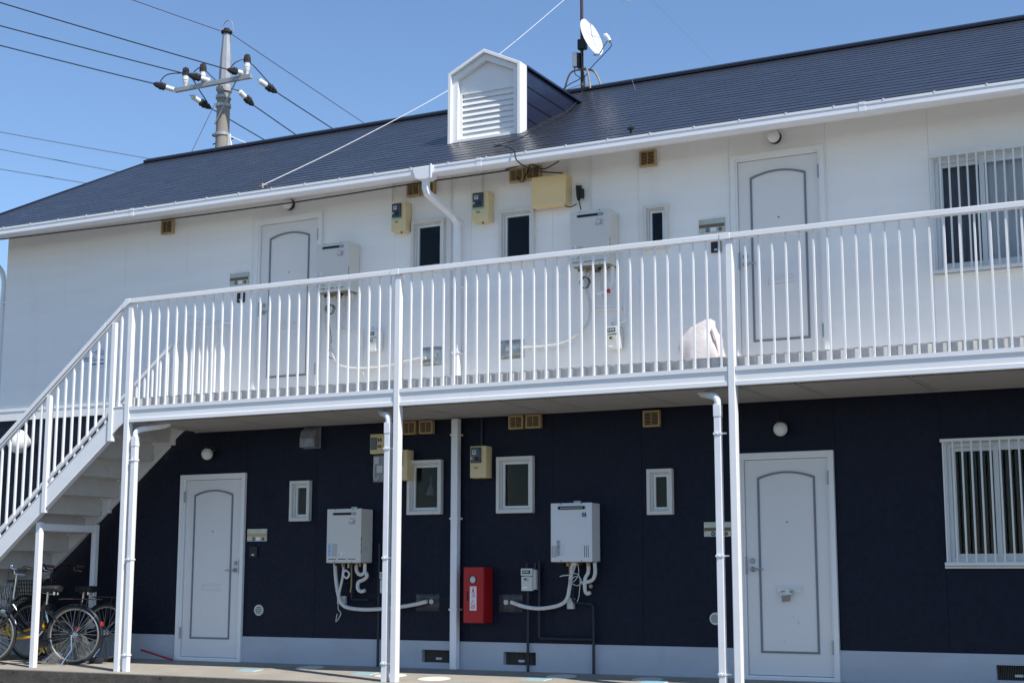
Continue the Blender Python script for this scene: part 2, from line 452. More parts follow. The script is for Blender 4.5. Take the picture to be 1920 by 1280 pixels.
# ---- doors
def make_door(x0, z0, hinge):
    s = -1 if hinge == 'L' else 1      # handle side: left when hinged right
    cx = x0+DW/2
    slab = MB().box(x0+0.068, x0+DW-0.068, 0.004, 0.044, z0+0.04, z0+DH-0.066).build('door', 'door_white', bld, bevel=0.003)
    fr = MB()
    o_ = rect(x0, x0+DW, z0-0.0 if z0 else -0.02, z0+DH); i_ = rect(x0+0.045, x0+DW-0.045, z0+0.02, z0+DH-0.045)
    fr.ring(o_, i_, -0.038, 0.03)
    fr.ring(rect(x0+0.042, x0+DW-0.042, z0+0.018, z0+DH-0.042), rect(x0+0.064, x0+DW-0.064, z0+0.036, z0+DH-0.062), -0.020, 0.06)
    fr.build('door_frame', 'white_trim', slab, bevel=0.003)
    # arched grey moulding
    hw = 0.283
    def arch(w, zb, zs, rise, n=14):
        pts = [(cx-w, zb), (cx+w, zb)]
        for k in range(n+1):
            t = 1-2*k/n
            pts.append((cx+w*t, zs+rise*(1-t*t)))
        return pts
    tr = MB(); tr.ring(arch(hw, z0+0.243, z0+1.885, 0.055), arch(hw-0.020, z0+0.263, z0+1.868, 0.053), -0.004, 0.006)
    tr.build('door_moulding', 'door_trim', slab)
    hx = cx - s*0.345
    hd = MB(); hd.lathe((hx, 0.004, z0+1.02), (0,-1,0), [(0.026,0),(0.026,0.012),(0.014,0.016),(0.012,0.05)], 16)
    hd.tube([(hx,-0.042,z0+1.02),(hx+s*0.03,-0.048,z0+1.021),(hx+s*0.115,-0.046,z0+1.018)], [0.010,0.009,0.007], 8)
    hd.build('door_handle', 'aluminium', slab, smooth=True)
    MB().lathe((hx, 0.004, z0+1.098), (0,-1,0), [(0.024,0),(0.024,0.01),(0.018,0.014),(0.017,0.02)], 16).build('lock', 'aluminium', slab, smooth=True)
    MB().lathe((cx, 0.004, z0+1.46), (0,-1,0), [(0.007,0),(0.007,0.005)], 10).build('peephole', 'black', slab)
    lx = cx
    MB().rframe(lx-0.136, lx+0.136, z0+0.783, z0+0.862, 0.016, -0.006, 0.006).build('letter_slot_frame', 'door_white', slab, bevel=0.002)
    MB().box(lx-0.118, lx+0.118, -0.0035, 0.006, z0+0.801, z0+0.844).build('letter_flap', 'door_white', slab, bevel=0.002)
    ex = cx + s*(DW/2-0.062)
    for zz in (0.24, 1.80):
        MB().box(ex-0.008, ex+0.008, -0.026, -0.012, z0+zz, z0+zz+0.13).build('hinge', 'aluminium', slab, bevel=0.003)
    sx = cx - s*(DW/2-0.066)
    MB().box(sx-0.006, sx+0.006, -0.022, 0.0, z0+0.97, z0+1.14).build('strike_plate', 'aluminium', slab)
    return slab
for i, (x, z, h, l) in enumerate(doors):
    dslab = make_door(x, z, h)
    r = random.Random(i+40)
    sc = MB()
    for k in range(5 if i == 0 else 3):
        ax = x+DW/2+r.uniform(-0.2, 0.2); az = z+r.uniform(0.25, 0.7); L = r.uniform(0.01, 0.05); an = r.uniform(0, 3.1)
        dx, dz = math.cos(an)*L, math.sin(an)*L
        sc.quad((ax,0.0030,az),(ax+dx,0.0030,az+dz),(ax+dx+0.002,0.0030,az+dz+0.003),(ax+0.003,0.0030,az+0.003))
    stuff(sc.build('scuffs', 'scuff', dslab))

# ---- windows
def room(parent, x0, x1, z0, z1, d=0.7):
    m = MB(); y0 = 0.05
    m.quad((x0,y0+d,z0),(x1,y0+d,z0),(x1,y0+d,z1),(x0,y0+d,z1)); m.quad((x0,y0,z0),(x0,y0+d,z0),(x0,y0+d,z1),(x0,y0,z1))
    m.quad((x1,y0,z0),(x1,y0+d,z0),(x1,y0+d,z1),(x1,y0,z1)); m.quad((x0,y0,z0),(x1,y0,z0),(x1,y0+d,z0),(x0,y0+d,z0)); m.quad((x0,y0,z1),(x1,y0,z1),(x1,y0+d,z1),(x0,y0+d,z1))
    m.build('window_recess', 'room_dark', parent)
for i, (x0, x1, z0, z1) in enumerate(small):
    w = MB()
    w.rframe(x0, x1, z0, z1, 0.034, -0.055, 0.015)
    w.rframe(x0+0.032, x1-0.032, z0+0.032, z1-0.032, 0.018, -0.018, 0.05)
    wo = w.build('window', 'cream_frame', bld, bevel=0.004)
    MB().rframe(x0+0.052, x1-0.052, z0+0.052, z1-0.052, 0.024, 0.0, 0.03).build('sash', 'aluminium_white', wo, bevel=0.002)
    MB().box(x0+0.07, x1-0.07, 0.014, 0.018, z0+0.07, z1-0.07).build('pane', 'glass', wo)
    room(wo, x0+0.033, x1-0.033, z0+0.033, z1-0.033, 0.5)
    if i in ():
        MB().box(x0+0.08, x1-0.08, 0.09, 0.095, z0+0.05, z1-0.1).build('blind', 'curtain_dark', wo)
    if i == 0:   # something pale hanging behind the pane
        MB().lathe(((x0+x1)/2+0.02, 0.06, z0+0.21), (0,0,1), [(0.055,0),(0.05,0.02),(0.02,0.10),(0.008,0.12),(0.006,0.2)], 10).build('hanging_cloth', 'curtain_dark', wo, smooth=True)
for gi, (x0, x1, z0, z1) in enumerate(grille):
    w = MB()
    w.rframe(x0, x1, z0, z1, 0.03, -0.03, 0.03)
    w.rframe(x0+0.028, x1-0.028, z0+0.028, z1-0.028, 0.035, -0.008, 0.06)
    wo = w.build('window', 'aluminium_white', bld, bevel=0.003)
    xm = 3.625
    # left pane in its sash, right sash in front
    xr = x1-0.06
    for a, b, yy in ((x0+0.05, xm+0.03, 0.035), (xm-0.03, xm+0.62, 0.01), (xm+0.56, xr+0.01, 0.035)):
        sa = MB().rframe(a, b, z0+0.055, z1-0.055, 0.045, yy-0.01, yy+0.015).build('sash', 'aluminium_white', wo, bevel=0.002)
        MB().box(a+0.04, b-0.04, yy+0.001, yy+0.005, z0+0.095, z1-0.095).build('pane', 'glass', wo)
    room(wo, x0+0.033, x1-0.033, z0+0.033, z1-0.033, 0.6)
    def curtain(a, b, y, material):
        c = MB(); n = 60
        for k in range(n):
            xa = a+(b-a)*k/n; xb = a+(b-a)*(k+1)/n
            ya = y+0.006*math.sin(xa*61)+0.006*math.sin(xa*27); yb = y+0.006*math.sin(xb*61)+0.006*math.sin(xb*27)
            c.quad((xa,ya,z0+0.05),(xb,yb,z0+0.05),(xb,yb,z1-0.06),(xa,ya,z1-0.06))
        c.build('curtain', material, wo, smooth=True)
    if gi == 1:
        curtain(x0+0.06, xm, 0.075, 'curtain_dark'); curtain(xm, x1-0.06, 0.070, 'curtain_grey')
    else:
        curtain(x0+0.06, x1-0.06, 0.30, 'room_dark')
    # security grille
    for za, zb_ in ((z1-0.02, z1+0.008), (z0-0.006, z0+0.024)):
        top = MB().box(x0-0.012, x1+0.012, -0.10, -0.072, za, zb_)
        for xx in (x0-0.008, x1-0.012): top.box(xx, xx+0.02, -0.0721, 0.0, za+0.004, zb_-0.004)
        top.build('grille_rail', 'grille_bar', wo, bevel=0.002)
    xb = x0+0.005
    MB().box(xb, xb+0.014, -0.095, -0.077, z0+0.02, z1-0.018).build('grille_bar', 'grille_bar', wo)
    xb = 3.264
    while xb < x1:
        MB().box(xb-0.0075, xb+0.0075, -0.095, -0.077, z0+0.022, z1-0.019).build('grille_bar', 'grille_bar', wo)
        xb += 0.0815
    MB().box(x0-0.02, x1+0.02, -0.06, 0.0, z0-0.03, z0-0.008).build('sill', 'aluminium_white', wo, bevel=0.003)

# ---- roof
RX0, RX1 = -9.237, 9.6
roof = MB()
t = 0.05
roof.prism([(YE+0.03,ZE-0.02),(YR,ZR-0.06),(2*YR-YE,ZE-0.02),(2*YR-YE,ZE-0.09),(YR,ZR-0.14),(YE+0.03,ZE-0.09)], RX0+0.02, RX1-0.02, 'x')
roofo = roof.build('roof', 'roof_under', bld)
nrm = Vector((0, -RM, 1)).normalized(); sdir = Vector((0, 1, RM)).normalized()
SL = (YR-YE-0.02)/sdir.y
NC = 24; ex = SL/NC
rr = random.Random(3)
for k in range(NC):
    base = Vector((0, YE+0.02, ZE+0.005)) + sdir*(ex*k)
    m = MB(); x = RX0
    hi = nrm*0.0068; lo = nrm*0.0022
    while x < RX1-1e-6:
        x2 = min(x+rr.choice((0.15,0.2,0.25,0.3)), RX1)
        if RX1-x2 < 0.1: x2 = RX1
        d = rr.choice((0.0, 0.0, 0.006, 0.012)) if k else 0.0
        dz = nrm*rr.uniform(-0.0006, 0.0006)
        a = base + sdir*(-d) + hi + dz; b = base + sdir*(ex+0.02) + lo; c = base + sdir*(-d) - nrm*0.001
        X = lambda v, xx: (xx, v.y, v.z)
        m.quad(X(a,x), X(a,x2), X(b,x2), X(b,x)); m.quad(X(c,x), X(c,x2), X(a,x2), X(a,x))
        if d > 0: m.quad(X(c,x), X(a,x), X(base+hi,x)); m.quad(X(c,x2), X(a,x2), X(base+hi,x2))
        x = x2
    m.build('slate_course', 'roof_slate', roofo)
bk = MB(); bk.quad((RX0,YR,ZR),(RX1,YR,ZR),(RX1,2*YR-YE,ZE),(RX0,2*YR-YE,ZE)); bk.build('rear_slope', 'roof_slate', roofo)
rc = MB(); rc.prism([(YR-0.12,ZR-0.045),(YR-0.12,ZR-0.01),(YR,ZR+0.05),(YR+0.12,ZR-0.01),(YR+0.12,ZR-0.045),(YR,ZR-0.0)], RX0-0.015, RX1+0.015, 'x')
rc.build('ridge_cap', 'ridge_metal', roofo, bevel=0.004)
for xv in (RX0-0.012, RX1-0.008):
    vg = MB(); a = Vector((0,YE+0.0,ZE)); b = Vector((0,YR,ZR))
    vg.prism([(a.y,a.z-0.09),(b.y,b.z-0.10),(b.y,b.z+0.012),(a.y,a.z+0.024)], xv, xv+0.02, 'x'); vg.build('verge_trim', 'ridge_metal', roofo)
# eave: fascia, sloping soffit, gutter
MB().box(RX0+0.02, RX1-0.02, -0.475, -0.45, 5.155, 5.29).build('fascia', 'soffit', roofo, bevel=0.003)
sf = MB(); sf.prism([(-0.45,5.20),(0.016,5.42),(0.016,5.44),(-0.45,5.22)], RX0+0.02, RX1-0.02, 'x'); sf.build('soffit', 'soffit', roofo)
gt = MB()
gprof = [(-0.480,5.235),(-0.480,5.168),(-0.500,5.150),(-0.570,5.150),(-0.590,5.158),(-0.598,5.170),(-0.597,5.222),(-0.603,5.226),(-0.603,5.250),(-0.592,5.250),(-0.590,5.19),(-0.582,5.168),(-0.562,5.158),(-0.503,5.158),(-0.487,5.172),(-0.487,5.235)]
gt.prism(gprof, RX0-0.02, RX1+0.02, 'x')
gut = gt.build('gutter', 'gutter_white', bld)
for xe in (RX0-0.02, RX1+0.01):
    MB().box(xe, xe+0.01, -0.597, -0.485, 5.155, 5.245).build('gutter_end', 'gutter_white', gut)
xb = RX0+0.2
while xb < RX1:
    b_ = MB(); b_.box(xb-0.009, xb+0.009, -0.607, -0.590, 5.244, 5.2555); b_.box(xb-0.007, xb+0.007, -0.60, -0.48, 5.251, 5.255)
    b_.build('gutter_bracket', 'white_steel', gut, bevel=0.002); xb += 0.4585
for xj in (-6.03, -1.33, 2.69, 6.3):
    j = MB(); j.prism([(y-0.004, z+0.004*(1 if z > 5.2 else -1)) for y, z in gprof[2:9]] + [(-0.591,5.24),(-0.589,5.19),(-0.58,5.168),(-0.5,5.156)], xj-0.03, xj+0.03, 'x'); j.build('gutter_joint', 'gutter_white', gut)
# rainwater head and downpipe of the eave
hd = MB()
hd.prism([(-2.125,5.245),(-1.875,5.245),(-1.875,5.20),(-1.905,5.125),(-1.955,5.105),(-2.045,5.105),(-2.095,5.125),(-2.125,5.20)], -0.615, -0.475, 'y')
rh = hd.build('rainwater_head', 'gutter_white', bld, bevel=0.006)
MB().box(-1.906, -1.894, -0.622, -0.608, 5.11, 5.262).build('head_clip', 'white_steel', rh)
def sqpipe(m, pts, w=0.062):
    # square section pipe along pts
    m.tube(pts, w*0.7071, 4)
dp = MB(); sqpipe(dp, [(-2.0,-0.545,5.12),(-2.0,-0.545,5.02),(-1.99,-0.53,4.97),(-1.905,-0.115,4.80),(-1.882,-0.07,4.73),(-1.882,-0.07,2.93)], 0.066)
dpo = dp.build('downpipe', 'gutter_white', bld, bevel=0.006)
for zz in (4.72, 4.02, 3.3):
    MB().box(-1.925, -1.839, -0.112, -0.0, zz, zz+0.018).build('pipe_clamp', 'white_steel', dpo)
dp = MB().box(-1.922, -1.842, -0.105, -0.028, 0.0, 2.60).build('downpipe', 'gutter_white', bld, bevel=0.008)
for zz in (0.60, 1.54, 2.42):
    c = MB().box(-1.930, -1.834, -0.112, 0.0, zz, zz+0.02).build('pipe_clamp', 'white_steel', dp)
# downpipe at the left corner
dp = MB(); dp.tube(spl([(-9.15,0.10,5.08),(-9.0,0.10,5.02),(-8.86,0.10,4.90),(-8.80,0.10,4.75),(-8.80,0.10,4.5)])+[(-8.80,0.10,-0.3)], 0.033, 10)
dpo = dp.build('downpipe', 'gutter_white', bld, smooth=True)
for zz in (1.2, 3.15, 4.45):
    MB().box(-8.835, -8.66, 0.06, 0.14, zz, zz+0.02).build('pipe_clamp', 'white_steel', dpo)

# ---- dormer
DX0, DX1, DY = -2.385, -1.445, 0.56
DC = (DX0+DX1)/2
DZ0, DZS, DZA = 5.80, 6.69, 6.918
dm = MB(); dm.prism([(DX0+0.03,DZ0),(DX1-0.03,DZ0),(DX1-0.03,DZS-0.03),(DC,DZA-0.04),(DX0+0.03,DZS-0.03)], DY+0.150, DY+0.168, 'y')
dor = dm.build('dormer', 'white_trim', bld)
def pent(i, zb):
    k = (DZA-DZS)/((DX1-DX0)/2)
    return [(DX0+i,zb),(DX1-i,zb),(DX1-i,DZS-i*0.6),(DC,DZA-i*1.12),(DX0+i,DZS-i*0.6)]
MB().ring(pent(0.0, DZ0-0.02), pent(0.038, DZ0+0.0), DY, DY+0.17).build('dormer_hood', 'white_trim', dor, bevel=0.004)
MB().ring(pent(0.039, DZ0-0.02), pent(0.108, 5.90), DY+0.045, DY+0.149).build('dormer_casing', 'white_trim', dor, bevel=0.003)
pi_ = pent(0.109, 5.90)
MB().prism([(pi_[0][0],6.435),(pi_[1][0],6.435),pi_[2],pi_[3],pi_[4]], DY+0.112, DY+0.124, 'y').build('dormer_panel', 'white_trim', dor)
MB().ring(rect(pi_[0][0]+0.001, pi_[1][0]-0.001, 5.901, 6.455), rect(pi_[0][0]+0.028, pi_[1][0]-0.004, 5.915, 6.444), DY+0.095, DY+0.14).build('louvre_frame', 'white_trim', dor)
ns = 8; lh = (6.444-5.915)/ns
for k in range(ns):
    z0 = 5.915+lh*k
    l = MB(); l.prism([(DY+0.105,z0-0.001),(DY+0.104,z0+0.003),(DY+0.124,z0+lh+0.003),(DY+0.130,z0+lh+0.002),(DY+0.111,z0-0.001)], pi_[0][0]+0.029, pi_[1][0]-0.005, 'x')
    l.build('louvre_slat', 'white_trim', dor)
MB().box(pi_[0][0]+0.01, pi_[1][0]-0.01, DY+0.132, DY+0.14, 5.9, 6.45).build('louvre_backing', 'white_trim', dor)
def ry(z): return YE+(z-ZE)/RM
seams = [5.86, 6.081, 6.273, 6.462, 6.685]
for sx, xo in ((1, DX1-0.022), (-1, DX0+0.022)):
    for a, b in zip(seams[:-1], seams[1:]):
        w = MB(); w.prism([(DY+0.16,a),(max(ry(a)+0.02,DY+0.17),a),(ry(b)+0.02,b),(DY+0.16,b)], xo-0.004, xo+0.004, 'x'); w.build('cheek_panel', 'roof_metal', dor)
    for b in seams[1:-1]:
        w = MB(); w.box(xo-0.010, xo+0.010, DY+0.16, ry(b)+0.02, b-0.006, b+0.006); w.build('cheek_seam', 'ridge_metal', dor)
for sx in (1, -1):
    e = DC+sx*(DC-DX0+0.015)*1.0
    rf = MB(); z0 = DZS+0.0; z1 = DZA+0.004
    i = [(DC,DY+0.172,z1),(DC,ry(z1)+0.05,z1),(e,ry(z0)+0.05,z0),(e,DY+0.172,z0)]
    j = [(x,y,z-0.025) for x,y,z in i]
    rf.v = i+j; rf.f = [(0,1,2,3),(4,7,6,5),(0,3,7,4),(1,5,6,2),(2,6,7,3),(0,4,5,1)]
    rf.build('dormer_roof', 'roof_metal', dor)

# ------------------------------------------------------------------ steel access gallery
D = 1.17
PX = [-5.484, -1.969, 1.545, 5.06, 8.574]; PW = 0.066
gal = thing('access_gallery', 'white steel walkway on slim posts along the upper doors', 'walkway')
for x in PX:
    p = MB().box(x, x+PW, -1.186, -1.106, fz(-1.15)-0.005, 3.962).build('post', 'white_steel', gal, bevel=0.007)
for a, b in zip(PX[:-1], PX[1:]):
    x0, x1 = a+PW+0.002, b-0.002
    bm_ = MB(); bm_.prism([(-1.182,2.762),(-1.182,2.802),(-1.105,2.802),(-1.105,2.794),(-1.160,2.790),(-1.164,2.660),(-1.105,2.654),(-1.105,2.630),(-1.180,2.630),(-1.180,2.668),(-1.171,2.672),(-1.171,2.762)], x0, x1, 'x')
    bo = bm_.build('edge_beam', 'white_steel', gal)
    hr = MB().box(a-0.05 if a < -5 else a-0.048, b-0.052, -1.200, -1.135, 3.964, 4.018).build('handrail', 'white_steel', gal, bevel=0.006)
    MB().box(b-0.050, b+0.046+0.004, -1.203, -1.132, 3.961, 4.021).build('handrail_sleeve', 'white_steel', gal, bevel=0.004) if b < 8 else None
    for k in range(27):
        xc = a+PW/2+0.150+0.1257*k + rr.uniform(-0.0025, 0.0025)
        MB().box(xc-0.0078, xc+0.0078, -1.176, -1.155, 2.800, 3.966).build('baluster', 'white_steel', gal)
# corrugated deck edge and deck
de = MB(); x = -5.42; per = 0.1232
while x < 8.5:
    yf, yb = -1.084, -1.066
    pts = [(x,yb),(x+0.060,yf),(x+per,yb)]
    for (xa,ya),(xb_,yb_) in zip(pts[:-1], pts[1:]):
        de.quad((xa,ya,2.812),(xb_,yb_,2.812),(xb_,yb_,2.898),(xa,ya,2.898))
        de.quad((xa,ya,2.898),(xb_,yb_,2.898),(xb_,-0.95,2.900),(xa,-0.95,2.900))
    x += per
de.build('deck_edge', 'deck_steel', gal)
MB().box(-5.42, 8.6, -1.05, -0.01, 2.80, 2.912).build('deck', 'deck_top', gal)
MB().box(-5.42, 8.57, -1.158, -1.045, 2.700, 2.712).build('slit_light_block', 'deck_steel', gal)  # added unseen plate, stops sun shining through the slit behind the beam
# soffit panels of the deck
jts = [-5.44,-5.20,-4.20,-3.24,-2.76,-1.76,-0.80,-0.316,0.649,1.64,2.146,3.127,4.09,4.58,5.56,6.05,7.0,8.0,8.55]
for a, b in zip(jts[:-1], jts[1:]):
    MB().box(a+0.027, b-0.027, -1.052, -0.032, 2.620, 2.634).build('ceiling_panel', 'ceiling_panel', gal, bevel=0.003)
    MB().box(b-0.017, b+0.017, -1.05, -0.034, 2.623, 2.645).build('ceiling_batten', 'ceiling_panel', gal)
MB().box(-5.44, 8.6, -1.05, -0.03, 2.646, 2.66).build('ceiling_backing', 'rubber', gal)
MB().box(-5.44, 8.6, -0.030, -0.002, 2.612, 2.80).build('wall_angle', 'ceiling_panel', gal)
# downpipes on the posts
for x0, elbow in ((-5.372, 1), (-2.078, -1), (1.400, -1)):
    y0 = -1.172
    p = MB(); p.box(x0, x0+0.060, y0, y0+0.060, fz(y0)+0.0, 2.47)
    xc, yc = x0+0.03, y0+0.03
    p.tube(spl([(xc,yc,2.46),(xc,yc,2.50),(xc+elbow*0.02,yc+0.015,2.535),(xc+elbow*0.06,yc+0.05,2.555)])+[(xc+elbow*0.22,yc+0.22,2.60),(xc+elbow*0.26,yc+0.26,2.63)], 0.033, 10)
    po = p.build('downpipe', 'gutter_white', gal, bevel=0.006)
    MB().box(x0-0.004, x0+0.064, y0-0.004, y0+0.064, 2.36, 2.47).build('pipe_socket', 'gutter_white', po, bevel=0.004)
    px = PX[0]+PW if elbow == 1 else x0+0.06
    for zz in (2.20, 1.12, 0.10):
        c = MB().box(x0-0.006, x0+0.066, y0-0.006, y0+0.066, zz, zz+0.018)
        if elbow == 1: c.box(PX[0]+PW, x0-0.006, y0+0.02, y0+0.03, zz+0.002, zz+0.016)
        else: c.box(x0+0.066, x0+0.111, y0+0.02, y0+0.03, zz+0.002, zz+0.016)
        c.box(x0+0.02, x0+0.035, y0-0.016, y0-0.006, zz+0.003, zz+0.014)
        c.build('pipe_clamp', 'white_steel', po)

# ------------------------------------------------------------------ staircase
st = thing('outdoor_staircase', 'white steel stair rising from the left to the upper walkway', 'staircase')
m_ = 0.82; SX = -5.42
nosing = lambda x: 2.92 + m_*(x-SX)
for y0, y1, nm in ((-1.176, -1.160, 0), (-0.16, -0.144, 1)):
    xa, xb_ = -8.9, -5.69
    zt = lambda x: 2.662 + m_*(x+5.707)
    zb = lambda x: 2.468 + m_*(x+5.673)
    s = MB()
    s.prism([(xa,zb(xa)),(xb_,zb(xb_)),(xb_,zt(xb_)),(xa,zt(xa))], y0, y1, 'y')
    off = -0.004 if nm == 0 else 0.004
    fa, fb = (y0-0.006, y1+0.045) if nm == 0 else (y0-0.045, y1+0.006)
    s.prism([(xa,zt(xa)),(xb_,zt(xb_)),(xb_,zt(xb_)+0.010),(xa,zt(xa)+0.010)], fa, fb, 'y')
    s.prism([(xa,zb(xa)-0.010),(xb_,zb(xb_)-0.010),(xb_,zb(xb_)),(xa,zb(xa))], fa, fb, 'y')
    # short level piece under the landing
    s.prism([(xb_,2.478),(xb_+0.06,2.52),(xb_+0.12,2.575),(-5.486,2.63),(-5.486,2.80),(xb_+0.06,2.80),(xb_,2.755)], y0+0.001, y1-0.001, 'y')
    s.prism([(xb_,2.757),(xb_+0.062,2.801),(-5.486,2.801),(-5.486,2.811),(xb_+0.058,2.811),(xb_-0.006,2.766)], fa, fb, 'y')
    s.build('stringer', 'white_steel', st, bevel=0.002)
for k in range(1, 14):
    z = 2.92-0.209*k; x1 = SX-0.255*(k-1); x0 = x1-0.255
    s = MB()
    s.box(x0-0.012, x1, -1.158, -0.162, z-0.006, z); s.box(x1-0.006, x1, -1.158, -0.162, z-0.0, z+0.203); s.box(x0-0.014, x0-0.008, -1.158, -0.162, z-0.038, z)
    s.build('step', 'tread_paint', st)
# front railing of the stair
rz = lambda x: 3.990 + m_*(x+5.54)
posts = [-5.711, -6.651, -7.591, -8.531]
for x in posts:
    MB().box(x, x+0.060, -1.192, -1.130, 2.468+m_*(x+5.673)-0.012, rz(x)-0.085).build('post', 'white_steel', st, bevel=0.006)
h = MB()
for (xa, xb_) in ((-8.6, -5.80), (-5.795, -5.53)):
    h.prism([(xa,rz(xa)-0.062),(xb_,rz(xb_)-0.062),(xb_,rz(xb_)),(xa,rz(xa))], -1.200, -1.136, 'y')
h.build('handrail', 'white_steel', st, bevel=0.004)
MB().prism([(-5.56,3.905),(-5.52,3.925),(-5.47,3.958),(-5.45,4.020),(-5.50,4.020),(-5.56,3.975)], -1.203, -1.133, 'y').build('handrail_elbow', 'white_steel', st, bevel=0.004)
MB().prism([(-8.6,rz(-8.6)-0.094),(-5.56,rz(-5.56)-0.094),(-5.56,rz(-5.56)-0.078),(-8.6,rz(-8.6)-0.078)], -1.190, -1.145, 'y').build('handrail_flat', 'white_steel', st)
br = lambda x: 2.662 + m_*(x+5.707) + 0.075
MB().prism([(-8.6,br(-8.6)),(-5.72,br(-5.72)),(-5.72,br(-5.72)+0.022),(-8.6,br(-8.6)+0.022)], -1.178, -1.148, 'y').build('bottom_rail', 'white_steel', st)
xs = [x+0.03+0.1175*k for x in posts[1:] for k in range(1, 8)] + [-5.585]
for x in xs:
    zb_ = br(x) if x < -5.7 else 2.81
    MB().box(x-0.009, x+0.009, -1.176, -1.150, zb_+0.0, rz(x)-0.084).build('baluster', 'white_steel', st)
# wall-side railing
rw = lambda x: 3.74 + 0.81*(x+5.64)
MB().prism([(-8.6,rw(-8.6)-0.05),(-5.60,rw(-5.60)-0.05),(-5.60,rw(-5.60)),(-8.6,rw(-8.6))], -0.175, -0.125, 'y').build('handrail', 'white_steel', st, bevel=0.004)
MB().prism([(-8.6,br(-8.6)),(-5.66,br(-5.66)),(-5.66,br(-5.66)+0.022),(-8.6,br(-8.6)+0.022)], -0.165, -0.135, 'y').build('bottom_rail', 'white_steel', st)
x = -5.77
while x > -8.5:
    MB().box(x-0.009, x+0.009, -0.163, -0.140, br(x), rw(x)-0.048).build('baluster', 'white_steel', st); x -= 0.1175
for x in (-5.68, -6.62, -7.56):
    MB().box(x, x+0.05, -0.178, -0.128, 2.47+m_*(x+5.673), rw(x)-0.04).build('post', 'white_steel', st, bevel=0.005)
gf = MB()
gf.tube(spl([(-5.55,-0.15,3.90),(-5.47,-0.15,3.955),(-5.38,-0.15,3.94),(-5.26,-0.14,3.895),(-5.1,-0.12,3.885)])+[(-4.93,-0.05,3.885)], 0.022, 8)
gf.box(-5.53,-5.49,-0.17,-0.13,2.915,3.93); gf.box(-5.50,-5.0,-0.16,-0.14,3.82,3.845); gf.tube(spl([(-5.02,-0.15,3.832),(-4.97,-0.15,3.82),(-4.955,-0.15,3.78)])+[(-4.955,-0.15,2.915)], 0.016, 8)
gf.build('landing_guard', 'white_steel', st, smooth=True)
for k in range(4):
    x = -5.42+0.115*k
    MB().box(x-0.009, x+0.009, -0.162, -0.140, 2.915, 3.825).build('baluster', 'white_steel', st)
# trestle under the flight
for y0 in (-1.130, -0.235):
    MB().box(-6.775, -6.710, y0, y0+0.065, fz(y0)-0.004, 1.555).build('support_post', 'white_steel', st, bevel=0.006)
MB().box(-6.770, -6.715, -1.065, -0.236, 1.46, 1.54).build('support_beam', 'white_steel', st, bevel=0.004)

# ------------------------------------------------------------------ wall mounted things
def vent(x, z, w, h, label, group, d=0.06):
    t = thing('wall_vent', label, 'vent', (x, 0, z), group)
    MB().rframe(0, w, 0, h, 0.017, -d, -0.001).build('vent_frame', 'vent_cream', t, bevel=0.004)
    MB().box(0.012, w-0.012, -0.02, -0.002, 0.012, h-0.012).build('vent_backing', 'void', t)
    n = 9
    me = None
    for k in range(n):
        zz = 0.017+(h-0.034)*(k+0.5)/n
        if me is None:
            o = MB(); o.box(0.016, w-0.016, -d+0.006, -d+0.009, -0.0018, 0.0018)
            o = o.build('vent_slat', 'vent_cream', t, loc=(0,0,zz)); me = o.data
        else: link('vent_slat', me, t, (0,0,zz))
    MB().box(w/2-0.003, w/2+0.003, -d+0.002, -d+0.007, 0.016, h-0.016).build('vent_rib', 'vent_cream', t)
    return t
VW, VH = 0.170, 0.150
vent(-6.055, 5.055, 0.180, 0.175, 'square tan wall vent above the left stair landing, under the eave', None, 0.05)
vent(-2.547, 5.105, VW, VH, 'left vent of the upper pair behind the sloping downpipe', None)
vent(-2.362, 5.105, VW, VH, 'right vent of the upper pair, partly behind the sloping downpipe', None)
vent(-1.258, 5.108, VW, VH, 'left vent of the upper pair beside the large cream cabinet', None)
vent(-1.058, 5.112, VW, VH, 'right vent of the upper pair, touching the large cream cabinet', None)
vent(0.243, 5.09, 0.178, 0.168, 'single square tan vent under the eave above the narrow upper window', None, 0.05)
vent(-2.565, 2.462, VW, 0.142, 'left vent of the lower pair beside the middle post', None)
vent(-2.352, 2.462, VW, 0.142, 'right vent of the lower pair beside the middle post', None)
vent(-1.262, 2.464, VW, 0.142, 'left vent of the lower pair right of the wall downpipe', None)
vent(-1.062, 2.464, VW, 0.142, 'right vent of the lower pair right of the wall downpipe', None)
vent(0.248, 2.42, 0.178, 0.162, 'single tan vent on the navy wall above the narrow right window', None, 0.05)

# hooded vent, lower left
t = thing('vent_hood', 'grey hooded vent cover on the navy wall under the walkway', 'vent', (-3.88, 0, 2.37))
h = MB(); h.prism([(-0.001,0.0),(-0.11,0.0),(-0.11,0.10),(-0.085,0.185),(-0.03,0.222),(-0.001,0.222)], 0.0, 0.205, 'x')
h.build('hood', 'clear_plastic_grey', t, bevel=0.012)
MB().box(-0.01, 0.222, -0.010, -0.001, -0.008, 0.232).build('back_plate', 'clear_plastic_grey', t, bevel=0.003)

